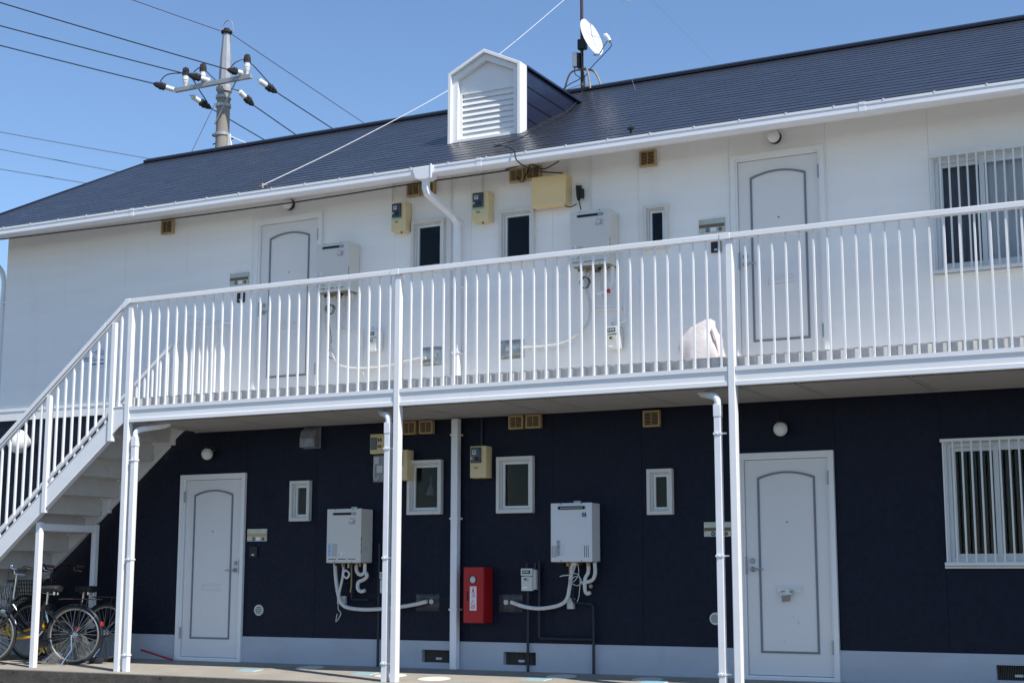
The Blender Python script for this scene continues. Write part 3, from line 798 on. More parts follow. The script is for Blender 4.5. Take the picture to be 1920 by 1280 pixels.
def rvent(x, z, r, label):
    t = thing('round_vent', label, 'vent', (x, 0, z), None)
    MB().lathe((0,-0.001,0), (0,-1,0), [(r,0),(r,0.010),(r-0.004,0.016),(r-0.014,0.016),(r-0.016,0.006),(0,0.006)], 28).build('rim', 'cream_frame', t, smooth=True)
    MB().lathe((0,-0.0075,0), (0,-1,0), [(r-0.016,0),(r-0.016,0.001)], 24).build('vent_backing', 'void', t)
    for k in range(5):
        zz = -r*0.62 + r*1.24*k/4; hw = math.sqrt(max((r-0.012)**2-zz*zz, 1e-5))
        MB().prism([(-0.008,zz-0.006),(-0.015,zz-0.006),(-0.010,zz+0.004),(-0.008,zz+0.004)], -hw, hw, 'x').build('vent_slat', 'cream_frame', t)
rvent(-4.452, 0.575, 0.062, 'round louvred vent low on the wall right of the left door')
rvent(0.959, 0.553, 0.060, 'round louvred vent low on the wall left of the right door')

def globe(x, z, label, r=0.068, sz=1.0, drop=True):
    t = thing('globe_lamp', label, 'lamp', (x, 0, z))
    MB().lathe((0,-0.001,0.045), (0,-1,0), [(0.045,0),(0.045,0.022),(0.03,0.03),(0.02,0.05)], 16).build('lamp_base', 'black', t, smooth=True)
    b = MB(); b.tube([(0,-0.03,0.05),(0,-0.085,0.055),(0,-0.105,0.05)], 0.014, 8); b.lathe((0,-0.105,0.045), (0,0,1), [(0.034,0),(0.034,0.025),(0.02,0.035)], 14)
    b.build('lamp_arm', 'black', t, smooth=True)
    MB().ball((0,-0.105,-0.005), r, sz, 20).build('lamp_shade', 'lamp_globe', t, smooth=True)
    return t
globe(-5.179, 2.352, 'white globe lamp over the lower left door')
globe(1.679, 2.336, 'white globe lamp over the lower right door')
for x, lb in ((-4.16, 'white dome lamp under the eave above the upper left door'), (1.672, 'white dome lamp under the eave above the upper right door')):
    t = thing('dome_lamp', lb, 'lamp', (x, 0, 5.215))
    MB().lathe((0,-0.001,0), (0,-1,0), [(0.066,0),(0.066,0.040),(0.060,0.045)], 20).build('lamp_base', 'black', t, smooth=True)
    MB().lathe((0,-0.05,0), (0,-1,0), [(0.063,0),(0.061,0.028),(0.048,0.055),(0.025,0.074),(0.0,0.08)], 20).build('lamp_shade', 'lamp_globe', t, smooth=True)
t = thing('globe_lamp', 'large white oval lamp on the navy wall behind the stair railing', 'lamp', (-8.15, 0, 2.61))
MB().lathe((0,-0.001,0), (0,-1,0), [(0.08,0),(0.08,0.03),(0.05,0.04)], 18).build('lamp_base', 'white_trim', t, smooth=True)
MB().ball((0,-0.13,0), 0.135, 1.12, 22).build('lamp_shade', 'lamp_globe', t, smooth=True)

# name plates and intercoms
def plate(x, z, label, band, w=0.275, h=0.140):
    t = thing('name_plate', label, 'name plate', (x, 0, z))
    MB().box(0, w, -0.012, -0.001, 0, h).build('plate', 'nameplate', t, bevel=0.002)
    MB().box(0.004, w-0.004, -0.0145, -0.012, h*0.38, h*0.62).build('name_strip', band, t)
    MB().lathe((w*0.34,-0.012,h*0.19), (0,-1,0), [(h*0.16,0),(h*0.16,0.002)], 16).build('round_sticker', 'ink_blue', t)
    MB().box(w*0.30, w*0.38, -0.0155, -0.0141, h*0.17, h*0.21).build('sticker_line', 'label_white', t)
    MB().lathe((w*0.82,-0.012,h*0.19), (0,-1,0), [(h*0.15,0),(h*0.15,0.002)], 8).build('seal_sticker', 'nameplate_brown', t)
    MB().box(w*0.45, w*0.66, -0.0135, -0.012, h*0.06, h*0.34).build('paper_sticker', 'label_white', t)
    return t
p1 = plate(-5.005, 4.332, 'metal name plate with brown strip left of the upper left door', 'nameplate_brown')
p2 = plate(0.863, 4.330, 'metal name plate with brown strip left of the upper right door', 'nameplate_brown')
text('room_number', '202', 'nameplate_tan', p2, 0.035, -0.0126, 0.115, 0.035)
p3 = plate(-4.641, 1.341, 'metal name plate with tan strip right of the lower left door', 'nameplate_tan')
MB().box(0.21, 0.245, -0.0135, -0.012, 0.105, 0.135).build('corner_sticker', 'gas_grey', p3)
p4 = plate(0.859, 1.331, 'metal name plate half behind the pipe at the right post', 'nameplate_brown')
text('room_number', '102', 'nameplate_tan', p4, 0.035, -0.0126, 0.115, 0.035)
for x, z, lb in ((-4.885, 4.118, 'small black intercom left of the upper left door'), (0.990, 4.122, 'small black intercom left of the upper right door'), (-4.598, 1.163, 'small black intercom right of the lower left door')):
    t = thing('intercom', lb, 'intercom', (x, 0, z))
    MB().box(0, 0.105, -0.022, -0.001, 0, 0.118).build('case', 'ink_black', t, bevel=0.004)
    MB().box(0.02, 0.085, -0.0245, -0.022, 0.055, 0.10).build('speaker_panel', 'black', t)
    MB().box(0.035, 0.07, -0.0255, -0.022, 0.018, 0.036).build('call_button', 'gas_grey', t, bevel=0.001)

# water heaters
def heater(x, z, w, h, d, body, label, kind):
    t = thing('water_heater', label, 'water heater', (x, 0, z))
    MB().box(0.006, w-0.006, -d+0.022, -0.012, 0.004, h-0.004).build('casing', body, t, bevel=0.006)
    fc = MB().box(0, w, -d, -d+0.020, 0.0, h).build('front_cover', body, t, bevel=0.007)
    MB().box(w*0.35, w*0.52, -0.012, -0.001, -0.03, h+0.03).build('wall_bracket', 'aluminium', t)
    y = -d
    sl = MB(); n = 8; x0, x1, zc, r = w*0.17, w*0.85, h*0.905, 0.0165
    if kind == 'b': zc, r = h*0.915, 0.020
    po = [(x1-r+r*math.sin(math.pi*k/n), zc+r*math.cos(math.pi*k/n)) for k in range(n+1)] + [(x0+r-r*math.sin(math.pi*k/n), zc-r*math.cos(math.pi*k/n)) for k in range(n+1)]
    r_ = r-0.005
    pin = [(x1-r+r_*math.sin(math.pi*k/n), zc+r_*math.cos(math.pi*k/n)) for k in range(n+1)] + [(x0+r-r_*math.sin(math.pi*k/n), zc-r_*math.cos(math.pi*k/n)) for k in range(n+1)]
    ex_ = MB(); ex_.ring(po, pin, y-0.006, y+0.002); ex_.build('flue_rim', 'aluminium', t)
    MB().prism(pin, y-0.0015, y+0.002, 'y').build('flue_slot', 'void', t)
    if kind == 'b':
        MB().box(x0+0.03, x1-0.03, y-0.004, y-0.001, zc-0.004, zc+0.004).build('flue_bar', 'aluminium', t)
    else:
        MB().box(x1-0.06, x1-0.012, y-0.005, y-0.001, zc-0.008, zc+0.008).build('flue_baffle', 'aluminium', t)
    for xx in (w*0.25, w*0.75):
        MB().lathe((xx, y, h-0.008), (0,-1,0), [(0.006,0),(0.005,0.003)], 8).build('screw', 'black', t)
        MB().lathe((xx, y, 0.010), (0,-1,0), [(0.006,0),(0.005,0.003)], 8).build('screw', 'black', t)
    MB().box(0.02, w-0.02, -d+0.03, -0.03, -0.006, 0.004).build('underside', 'heater_under', t)
    for k, fx in enumerate((0.10, 0.30, 0.47, 0.62, 0.80)):
        MB().tube([(w*fx, -d*0.5, 0.0), (w*fx, -d*0.5, -0.03-0.012*(k % 3))], 0.013+0.004*(k % 2), 8).build('pipe_fitting', ('rubber', 'brass', 'aluminium')[k % 3], t, smooth=True)
    yp = y-0.0012
    if kind == 'a':
        text('maker_name', 'Rinnai', 'ink_pink', t, w*0.745, yp, h*0.815, 0.028)
        text('model_mark', 'V', 'ink_blue', t, w*0.80, yp, h*0.755, 0.066, shear=0.3)
        text('model_word', 'ュッ', 'ink_blue', t, w*0.70, yp, h*0.748, 0.036)
        MB().prism([(w*0.66,h*0.714),(w*0.85,h*0.718),(w*0.85,h*0.723),(w*0.66,h*0.722)], yp-0.0005, yp, 'y').build('mark_underline', 'ink_blue', t)
        for k, xx in enumerate((0.06, 0.345, 0.63)):
            MB().box(w*xx, w*(xx+0.225), y-0.001, y+0.002, h*0.062, h*0.074).build('air_slot', 'void', t)
        for zz in (0.44, 0.33, 0.22):
            MB().box(w-0.004, w+0.001, y+0.004, y+0.012, h*zz-0.03, h*zz+0.02).build('side_slot', 'void', t)
    else:
        MB().box(w*0.765, w*0.865, y-0.0012, y+0.002, h*0.755, h*0.83).build('maker_badge', 'ink_blue', t)
        text('badge_mark', 'P', 'label_white', t, w*0.815, y-0.0022, h*0.798, 0.03, shear=0.3)
        MB().box(w*0.785, w*0.845, y-0.0024, y-0.0011, h*0.764, h*0.770).build('badge_word', 'label_white', t)
        for xx in (0.03, 0.075, 0.12, 0.81, 0.855, 0.90):
            MB().box(w*xx, w*xx+0.006, y-0.001, y+0.002, h*0.075, h*0.275).build('air_slot', 'void', t)
    return t
def sticker(t, x0, x1, z0, z1, y, m, lines=0, ink='ink_blue'):
    MB().box(x0, x1, y-0.0012, y, z0, z1).build('sticker', m, t)
    if lines:
        r = random.Random(int(x0*1e4)+lines); b = MB()
        for k in range(lines):
            zz = z0+(z1-z0)*(k+0.6)/(lines+0.3); th = (z1-z0)/lines*0.28
            b.box(x0+(x1-x0)*0.1, x0+(x1-x0)*r.uniform(0.5,0.92), y-0.002, y-0.0012, zz-th/2, zz+th/2)
        b.build('sticker_print', ink, t)
H1 = heater(-3.385, 1.094, 0.443, 0.577, 0.25, 'heater_beige', 'beige water heater on the navy wall left of the middle post', 'a')
sticker(H1, 0.022, 0.062, 0.07, 0.205, -0.25, 'label_blue', 9); sticker(H1, 0.070, 0.14, 0.07, 0.205, -0.25, 'label_grey', 0); sticker(H1, 0.150, 0.205, 0.075, 0.112, -0.25, 'label_white', 3, 'ink_black')
MB().box(0.4435, 0.4445, -0.18, -0.13, 0.13, 0.165).build('side_sticker', 'label_blue', H1)
H2 = heater(-0.693, 1.094, 0.456, 0.583, 0.22, 'heater_white', 'white water heater on the navy wall right of the red box', 'b')
sticker(H2, 0.066, 0.108, 0.055, 0.215, -0.22, 'label_grey', 22, 'ink_black'); sticker(H2, 0.112, 0.165, 0.055, 0.185, -0.22, 'heater_white', 9, 'label_grey')
H3 = heater(-3.602, 4.080, 0.430, 0.556, 0.245, 'heater_beige', 'beige water heater beside the upper left door', 'a')
sticker(H3, 0.018, 0.075, 0.20, 0.232, -0.245, 'label_white', 3); sticker(H3, 0.012, 0.052, 0.06, 0.190, -0.245, 'label_blue', 8); sticker(H3, 0.06, 0.12, 0.07, 0.185, -0.245, 'label_grey', 0)
H4 = heater(-0.446, 4.074, 0.440, 0.572, 0.25, 'heater_beige', 'beige water heater below the black cable closure, upstairs', 'a')
sticker(H4, 0.022, 0.062, 0.06, 0.22, -0.25, 'label_white', 11); sticker(H4, 0.075, 0.14, 0.07, 0.2, -0.25, 'label_grey', 0)
MB().lathe((0.36,-0.25,0.115), (0,-1,0), [(0.016,0),(0.016,0.0012)], 14).build('round_sticker', 'ink_blue', H3)

# pipes of the heaters: each set is parented to its heater
def hpipe(t, base, name, pts, y, r, m, n=8, curve=True):
    p = [(x-base[0], y, z-base[1]) for x, z in pts]
    return MB().tube(spl(p, 5) if curve else p, r, n).build(name, m, t, smooth=True)
b1 = (-3.385, 1.094)
hpipe(H1, b1, 'wrapped_hose', [(-3.372,1.10),(-3.354,0.920),(-3.323,0.766),(-3.279,0.664),(-3.174,0.613),(-2.934,0.599),(-2.632,0.619),(-2.367,0.655),(-2.20,0.690)], -0.1, 0.021, 'pipe_wrap')
hpipe(H1, b1, 'drain_pipe', [(-3.095,1.10),(-3.086,1.006),(-3.037,0.966),(-2.976,0.989),(-2.955,0.949),(-2.995,0.915),(-3.063,0.886),(-3.068,0.818),(-3.027,0.790),(-2.975,0.800)], -0.1, 0.020, 'pipe_wrap')
hpipe(H1, b1, 'supply_pipe', [(-2.985,1.10),(-2.983,0.985)], -0.1, 0.019, 'pipe_white', curve=False)
hpipe(H1, b1, 'gas_pipe', [(-3.170,1.10),(-3.165,0.852),(-3.177,0.778)], -0.08, 0.010, 'brass', curve=False)
hpipe(H1, b1, 'gas_pipe', [(-3.177,0.80),(-3.183,0.72),(-3.17,0.702),(-2.949,0.700)], -0.05, 0.012, 'pipe_navy', curve=False)
hpipe(H1, b1, 'cable', [(-3.280,1.10),(-3.298,0.920),(-3.328,0.720),(-3.339,0.605),(-3.303,0.549),(-3.364,0.463),(-3.35,0.55)], -0.07, 0.005, 'gas_grey')
hpipe(H1, b1, 'cable', [(-3.31,1.10),(-3.35,0.96),(-3.32,0.86),(-3.25,0.87),(-3.19,0.88)], -0.09, 0.004, 'black')
hpipe(H1, b1, 'wrapped_hose', [(-3.25,1.10),(-3.26,0.95),(-3.30,0.78),(-3.31,0.70)], -0.11, 0.014, 'pipe_wrap')
hpipe(H1, b1, 'loop', [(-3.22,1.02),(-3.17,0.98),(-3.20,0.93),(-3.25,0.97),(-3.22,1.02)], -0.12, 0.010, 'pipe_white')
MB().box(0.015, 0.115, -0.05, -0.001, -0.442, -0.355).build('junction_box', 'gas_grey', H1, bevel=0.005)
b2 = (-0.693, 1.094)
hpipe(H2, b2, 'wrapped_hose', [(-0.506,1.10),(-0.524,0.951),(-0.542,0.845),(-0.572,0.729),(-0.662,0.665),(-0.859,0.632),(-1.040,0.646),(-1.205,0.692)], -0.1, 0.020, 'pipe_wrap')
hpipe(H2, b2, 'supply_pipe', [(-0.335,1.10),(-0.336,0.993),(-0.371,0.925),(-0.372,0.820),(-0.349,0.783),(-0.314,0.794)], -0.1, 0.019, 'pipe_wrap')
hpipe(H2, b2, 'supply_pipe', [(-0.271,1.10),(-0.266,0.977),(-0.307,0.909),(-0.413,0.888)], -0.09, 0.019, 'pipe_wrap')
hpipe(H2, b2, 'cable', [(-0.444,1.10),(-0.433,0.977),(-0.492,0.898),(-0.540,0.924),(-0.510,0.977),(-0.422,0.951),(-0.429,0.767),(-0.452,0.704)], -0.12, 0.004, 'gas_grey')
hpipe(H2, b2, 'cable', [(-0.46,1.10),(-0.50,0.98),(-0.60,0.96),(-0.64,0.95)], -0.12, 0.006, 'gas_grey')
hpipe(H2, b2, 'cable', [(-0.54,0.90),(-0.44,0.86),(-0.40,0.92),(-0.47,0.95),(-0.54,0.87)], -0.13, 0.004, 'gas_grey')
hpipe(H2, b2, 'gas_pipe', [(-0.542,1.10),(-0.542,0.98)], -0.08, 0.016, 'brass', curve=False)
hpipe(H2, b2, 'gas_pipe', [(-0.53,0.86),(-0.53,0.72),(-0.515,0.695),(-0.33,0.680),(-0.306,0.66),(-0.306,0.0)], -0.05, 0.015, 'pipe_navy', curve=False)
MB().box(0.095, 0.165, -0.05, -0.001, -0.465, -0.355).build('junction_box', 'gas_grey', H2, bevel=0.005)
MB().box(0.20, 0.245, -0.15, -0.09, -0.035, 0.002).build('cable_gland', 'cream_frame', H2, bevel=0.004)
MB().lathe((0.40,-0.12,-0.24), (0,-1,0), [(0.02,0),(0.02,0.02),(0.008,0.024)], 8).build('valve_wheel', 'brass', H2)
b3 = (-3.602, 4.080)
hpipe(H3, b3, 'wrapped_hose', [(-3.58,4.10),(-3.575,3.855),(-3.511,3.546),(-3.441,3.360),(-3.325,3.251),(-3.056,3.210),(-2.709,3.217),(-2.471,3.254),(-2.25,3.279)], -0.1, 0.017, 'pipe_wrap')
hpipe(H3, b3, 'supply_pipe', [(-3.337,4.10),(-3.311,3.894),(-3.328,3.714),(-3.313,3.664)], -0.1, 0.018, 'pipe_wrap')
hpipe(H3, b3, 'supply_pipe', [(-3.229,4.10),(-3.191,3.944),(-3.231,3.815)], -0.1, 0.018, 'pipe_wrap')
hpipe(H3, b3, 'gas_pipe', [(-3.45,4.10),(-3.45,3.70),(-3.433,3.673),(-3.091,3.659),(-3.08,3.62),(-3.076,3.10)], -0.06, 0.012, 'pipe_white', curve=False)
hpipe(H3, b3, 'cable', [(-3.530,4.10),(-3.537,3.797),(-3.502,3.551),(-3.542,3.403),(-3.483,3.350)], -0.07, 0.004, 'black')
MB().tube([(0.112+0.05*math.cos(a*0.55), -0.09-0.002*a, -0.174+0.055*math.sin(a*0.55)) for a in range(30)], 0.004, 6).build('cable_coil', 'black', H3, smooth=True)
b4 = (-0.446, 4.074)
hpipe(H4, b4, 'wrapped_hose', [(-0.345,4.09),(-0.339,3.871),(-0.298,3.701),(-0.311,3.536),(-0.396,3.421),(-0.578,3.323),(-0.823,3.296),(-1.09,3.304)], -0.1, 0.016, 'pipe_wrap')
hpipe(H4, b4, 'supply_pipe', [(-0.158,4.09),(-0.160,3.828),(-0.108,3.685)], -0.1, 0.014, 'pipe_wrap')
hpipe(H4, b4, 'supply_pipe', [(-0.045,4.09),(-0.052,3.929),(-0.106,3.834),(-0.214,3.805)], -0.1, 0.021, 'pipe_white')
hpipe(H4, b4, 'gas_pipe', [(-0.275,3.655),(0.046,3.634)], -0.06, 0.014, 'pipe_white', curve=False)
hpipe(H4, b4, 'gas_pipe', [(0.071,3.84),(0.068,3.512),(0.020,3.488)], -0.06, 0.018, 'pipe_white', curve=False)
hpipe(H4, b4, 'cable', [(-0.290,4.09),(-0.334,3.850),(-0.305,3.597),(-0.366,3.480),(-0.385,3.448)], -0.08, 0.006, 'gas_grey')
MB().tube([(0.104+0.05*math.cos(a*0.55), -0.09-0.002*a, -0.150+0.06*math.sin(a*0.55)) for a in range(30)], 0.004, 6).build('cable_coil', 'black', H4, smooth=True)
MB().lathe((0.372,-0.13,-0.263), (1,0,0), [(0.008,-0.03),(0.022,-0.005),(0.022,0.012),(0.01,0.014)], 8).build('valve_wheel', 'ink_red', H4)

# electricity meters
def emeter(x, z, w, h, d, label, mint):
    t = thing('electricity_meter', label, 'meter', (x, 0, z))
    MB().box(0, w, -d, -0.001, 0, h).build('meter_box', 'meter_cream', t, bevel=0.010)
    MB().box(w*0.09, w*0.72, -d-0.020, -d+0.004, h*0.47, h*0.95).build('meter_window', 'meter_glass', t, bevel=0.008)
    MB().box(w*0.20, w*0.44, -d-0.022, -d-0.018, h*0.73, h*0.86).build('meter_dial', 'meter_face', t)
    MB().box(w*0.24, w*0.40, -d-0.0232, -d-0.0219, h*0.79, h*0.825).build('reading_window', 'ink_black', t)
    MB().box(w*0.12, w*0.22, -d-0.022, -d-0.018, h*0.58, h*0.65).build('meter_tag', 'meter_face', t)
    MB().box(w*0.35, w*0.6, -d-0.0215, -d-0.018, h*0.53, h*0.66).build('meter_works', 'black', t)
    if mint: MB().box(0.002, w*0.8, -d-0.003, -d+0.002, h*0.405, h*0.455).build('mint_tape', 'mint', t)
    MB().rframe(w*0.29, w*0.49, h*0.285, h*0.345, 0.005, -d-0.004, -d+0.001).build('badge', 'nameplate_brown', t)
    MB().lathe((w*0.55,-d*0.6,-0.015), (0,0,1), [(0.010,0),(0.010,0.02)], 8).build('cable_gland', 'black', t)
    return t
emeter(-2.686, 4.708, 0.182, 0.325, 0.14, 'cream electricity meter left of the sloping downpipe, upstairs', True)
emeter(-1.673, 4.705, 0.203, 0.328, 0.13, 'cream electricity meter between the downpipe and the upper middle window', True)
emeter(-1.672, 1.963, 0.191, 0.334, 0.14, 'cream electricity meter on the navy wall right of the wall downpipe', False)
emeter(-2.634, 1.965, 0.192, 0.327, 0.14, 'cream electricity meter hidden behind the middle post', False)
# breaker box and clear plastic meter, lower left of the middle post
t = thing('breaker_box', 'cream switch box with dark window left of the middle post', 'switch box', (-2.925, 0, 2.262))
MB().box(0, 0.235, -0.13, -0.001, 0, 0.215).build('case', 'meter_cream', t, bevel=0.010)
MB().box(0.015, 0.088, -0.142, -0.126, 0.045, 0.175).build('dark_window', 'meter_glass', t, bevel=0.004)
for xx in (0.105, 0.135): MB().box(xx, xx+0.014, -0.136, -0.128, 0.13, 0.165).build('switch', 'black', t)
MB().box(0.10, 0.15, -0.134, -0.128, 0.065, 0.092).build('switch_label', 'nameplate_brown', t)
t = thing('electricity_meter', 'grey see-through plastic meter hanging below the cream switch box', 'meter', (-2.895, 0, 1.955))
MB().box(0, 0.20, -0.11, -0.001, 0, 0.292).build('meter_box', 'clear_plastic_grey', t, bevel=0.012)
MB().box(0.012, 0.078, -0.114, -0.106, 0.195, 0.275).build('meter_dial', 'meter_face', t)
MB().box(0.05, 0.125, -0.113, -0.106, 0.10, 0.18).build('terminal_cover', 'gas_grey', t)
MB().tube(spl([(0.02,-0.115,0.20),(0.02,-0.115,0.05),(0.06,-0.115,0.03),(0.085,-0.115,0.08)]), 0.006, 6).build('cable', 'cream_frame', t, smooth=True)

# thin conduits on the walls
for x, y, z0, z1, m, lb in ((-2.757,-0.012,5.08,5.33,'pipe_white','thin white conduit above the upper left electricity meter'), (-1.607,-0.012,5.03,5.34,'pipe_white','thin white conduit above the upper middle electricity meter'),
        (-0.577,-0.012,5.09,5.36,'pipe_white','thin white conduit above the large cream cabinet'), (-0.32,-0.012,4.72,5.36,'pipe_white','thin white conduit rising to the eave above the upper water heater'), (-1.995,-0.014,2.92,5.33,'pipe_white','thin white conduit beside the upper downpipe'),
        (-1.60,-0.014,2.30,2.61,'pipe_navy','navy conduit above the lower electricity meter'),(-2.84,-0.04,0.0,1.30,'pipe_navy','navy gas riser just left of the middle post'),(-1.036,-0.05,0.0,0.82,'pipe_navy','navy gas riser in front of the underfloor vent'),(-0.908,-0.05,0.34,1.105,'pipe_navy','navy gas pipe beside the lower gas meter')):
    r = 0.008 if m == 'pipe_white' else 0.014
    p = [(x,y,z0),(x,y,z1)]
    if z0 == 0.34: p = [(-0.31,y-0.002,0.334),(-0.89,y,0.334),(-0.908,y,0.352),(x,y,z1)]
    o = MB().tube(p, r, 8).build('wall_conduit', m, None, smooth=True)
    tag(o, lb, 'pipe')

# gas meters
def gmeter(x, z, label, w=0.135, h=0.225, d=0.13, m='gas_grey'):
    t = thing('gas_meter', label, 'gas meter', (x, 0, z))
    MB().box(0.012, w+0.012, -d+0.03, -0.02, 0.012, h-0.01).build('meter_body', m, t, bevel=0.008)
    MB().box(0, w-0.012, -d, -d+0.036, 0.0, h*0.64).build('meter_cover', m, t, bevel=0.005)
    MB().box(-0.004, w-0.01, -d-0.004, -d+0.036, h*0.67, h).build('counter_cover', m, t, bevel=0.005)
    MB().box(0.014, w-0.03, -d-0.006, -d, h*0.76, h*0.91).build('counter', 'ink_black', t)
    for k in range(4): MB().box(0.022+k*0.018, 0.030+k*0.018, -d-0.0072, -d-0.0058, h*0.80, h*0.875).build('counter_digit', 'label_white', t)
    MB().box(w*0.25, w*0.42, -d-0.002, -d+0.002, h*0.47, h*0.56).build('tag', 'ink_black', t)
    MB().box(w*0.46, w*0.60, -d-0.002, -d+0.002, h*0.42, h*0.57).build('tag', 'nameplate_tan', t)
    MB().box(w*0.15, w*0.5, -d-0.002, -d+0.002, h*0.11, h*0.19).build('sticker', 'label_white', t)
    for xx in (0.03, w-0.012):
        MB().tube([(xx,-0.06,h-0.02),(xx,-0.06,h+0.055)], 0.015, 10).build('inlet_pipe', 'pipe_navy' if z < 2.8 else 'pipe_white', t, smooth=True)
    return t
gmeter(-1.072, 0.806, 'grey gas meter under the white water heater near the red box')
gmeter(-2.770, 0.772, 'grey gas meter half hidden behind the middle post pipes')
gmeter(-2.985, 3.390, 'white gas meter behind the upstairs railing at the left', 0.125, 0.235, 0.13, 'pipe_white')
gmeter(-0.100, 3.205, 'grey gas meter behind the upstairs railing at the right', 0.125, 0.245)
# wall pass-through plates
for x0, x1, z0, z1, lb in ((-2.392,-2.106,0.590,0.765,'dark clear plastic patch where the left hose enters the navy wall'), (-1.394,-1.122,0.590,0.768,'dark clear plastic patch right of the red box, hose passing through'),
        (-2.358,-2.094,3.203,3.406,'crumpled steel cover plate upstairs left of the downpipe'), (-1.383,-1.104,3.212,3.412,'crumpled steel cover plate upstairs right of the downpipe')):
    t = thing('cover_plate', lb, 'cover plate', (x0, 0, z0))
    b = MB(); n = 8; W_, H_ = x1-x0, z1-z0
    amp = 0.008
    P_ = lambda i, j: (W_*i/n, -0.006-amp*abs(noise.noise((x0*3+i*0.45, z0*3+j*0.45, 0.3))) if 0 < i < n and 0 < j < n else -0.003, H_*j/n)
    for i in range(n):
        for j in range(n): b.quad(P_(i,j), P_(i+1,j), P_(i+1,j+1), P_(i,j+1))
    b.build('plate', 'steel_plate' if z0 > 2 else 'sheet_plastic', t, smooth=True)
    MB().lathe((W_*(0.68 if x0 < -1.6 else 0.32), -0.006, H_*0.55), (0,-1,0), [(0.026,0),(0.026,0.014),(0.018,0.016)], 16).build('hole_collar', 'gas_grey', t, smooth=True)

# fire extinguisher box
t = thing('fire_extinguisher_box', 'red fire extinguisher box on the navy wall', 'extinguisher box', (-1.706, 0, 0.479))
FW, FH, FD = 0.235, 0.566, 0.20
MB().box(0, FW, -FD+0.012, -0.001, 0, FH).build('case', 'fire_red', t, bevel=0.004)
MB().box(0.002, FW-0.002, -FD, -FD+0.014, 0.003, FH-0.003).build('door', 'fire_red', t, bevel=0.003)
MB().lathe((FW*0.47,-FD,FH*0.775), (0,-1,0), [(0.044,0),(0.044,0.003),(0.041,0.004),(0.039,0.002),(0,0.002)], 24).build('window_rim', 'rubber', t, smooth=True)
MB().ball((FW*0.47,-FD+0.008,FH*0.775), 0.036, 1.1, 14).build('round_window', 'gas_grey', t, smooth=True)
MB().box(FW*0.33, FW*0.655, -FD-0.0015, -FD+0.002, FH*0.225, FH*0.655).build('sticker', 'label_white', t)
yy = -FD-0.0022
MB().rframe(FW*0.37, FW*0.615, FH*0.545, FH*0.645, 0.003, yy, yy+0.0006).build('symbol_frame', 'ink_red', t)
s = MB(); s.box(FW*0.45, FW*0.535, yy, yy+0.0006, FH*0.553, FH*0.60); s.prism([(FW*0.45,FH*0.602),(FW*0.535,FH*0.602),(FW*0.505,FH*0.622),(FW*0.475,FH*0.622)], yy, yy+0.0006, 'y'); s.box(FW*0.47, FW*0.51, yy, yy+0.0006, FH*0.624, FH*0.634)
s.build('extinguisher_symbol', 'ink_red', t)
for ch, zz in (('消', 0.485), ('火', 0.385), ('器', 0.285)):
    text('lettering', ch, 'ink_red', t, FW*0.4925, yy, FH*zz, 0.060)
MB().box(FW*0.185, FW*0.245, -FD-0.006, -FD+0.002, FH*0.40, FH*0.565).build('door_pull', 'rubber', t, bevel=0.002)

# telephone cabinet and cable closure
t = thing('cable_cabinet', 'large cream cabinet mounted under the eave above the heater', 'cabinet', (-0.944, 0, 4.775))
MB().box(0, 0.398, -0.15, -0.03, 0, 0.328).build('cover', 'cabinet_cream', t, bevel=0.014)
MB().box(0.01, 0.40, -0.032, -0.001, 0.012, 0.318).build('back_box', 'cabinet_cream', t, bevel=0.006)
for k in range(7):
    MB().box(0.012, 0.386, -0.1515, -0.148, 0.012+k*0.016, 0.0165+k*0.016).build('rib', 'cabinet_cream', t)
for zz in (0.06, 0.245): MB().box(0.396, 0.408, -0.10, -0.06, zz, zz+0.035).build('latch', 'meter_cream', t, bevel=0.003)
MB().tube(spl([(0.36,-0.09,0.004),(0.39,-0.09,-0.02),(0.44,-0.08,-0.02),(0.48,-0.05,0.01)]), 0.006, 6).build('cable', 'black', t, smooth=True)
t = thing('cable_closure', 'black cylindrical cable closure hanging right of the cream cabinet', 'closure', (-0.435, 0, 4.815))
MB().lathe((0,-0.06,0), (0,0,1), [(0.014,0),(0.020,0.02),(0.026,0.05),(0.032,0.15),(0.034,0.155)], 14).build('body', 'rubber', t, smooth=True)
MB().lathe((0,-0.06,0.155), (0,0,1), [(0.035,0),(0.035,0.02),(0.026,0.028)], 14).build('cap', 'gas_grey', t, smooth=True)
MB().box(0.028, 0.052, -0.09, -0.03, 0.02, 0.12).build('side_case', 'rubber', t, bevel=0.004)
MB().tube(spl([(0.0,-0.06,0.005),(0.01,-0.06,-0.04),(0.02,-0.05,-0.10)]), 0.006, 6).build('cable', 'black', t, smooth=True)

# building name sign by the stair
t = thing('building_sign', 'white building name sign behind the stair railing', 'sign', (-7.345, 0, 3.488))
MB().box(0, 0.495, -0.014, -0.001, 0, 0.252).build('board', 'sign_white', t, bevel=0.002)
text('lettering', 'アサイ', 'ink_black', t, 0.215, -0.0152, 0.182, 0.088)
text('lettering', '山', 'ink_black', t, 0.392, -0.0152, 0.182, 0.088)
text('lettering', '74', 'ink_black', t, 0.272, -0.0152, 0.122, 0.032)
pr = MB(); r = random.Random(5)
for x0, x1, zc, th in ((0.09,0.24,0.122,0.020),(0.12,0.42,0.092,0.014),(0.24,0.42,0.045,0.026)):
    x = x0
    while x < x1:
        w_ = r.uniform(0.010, 0.020); pr.box(x, x+w_, -0.0152, -0.0142, zc-th/2, zc+th/2*r.uniform(0.5, 1)); x += w_+0.008
stuff(pr.build('small_print', 'ink_black', t))

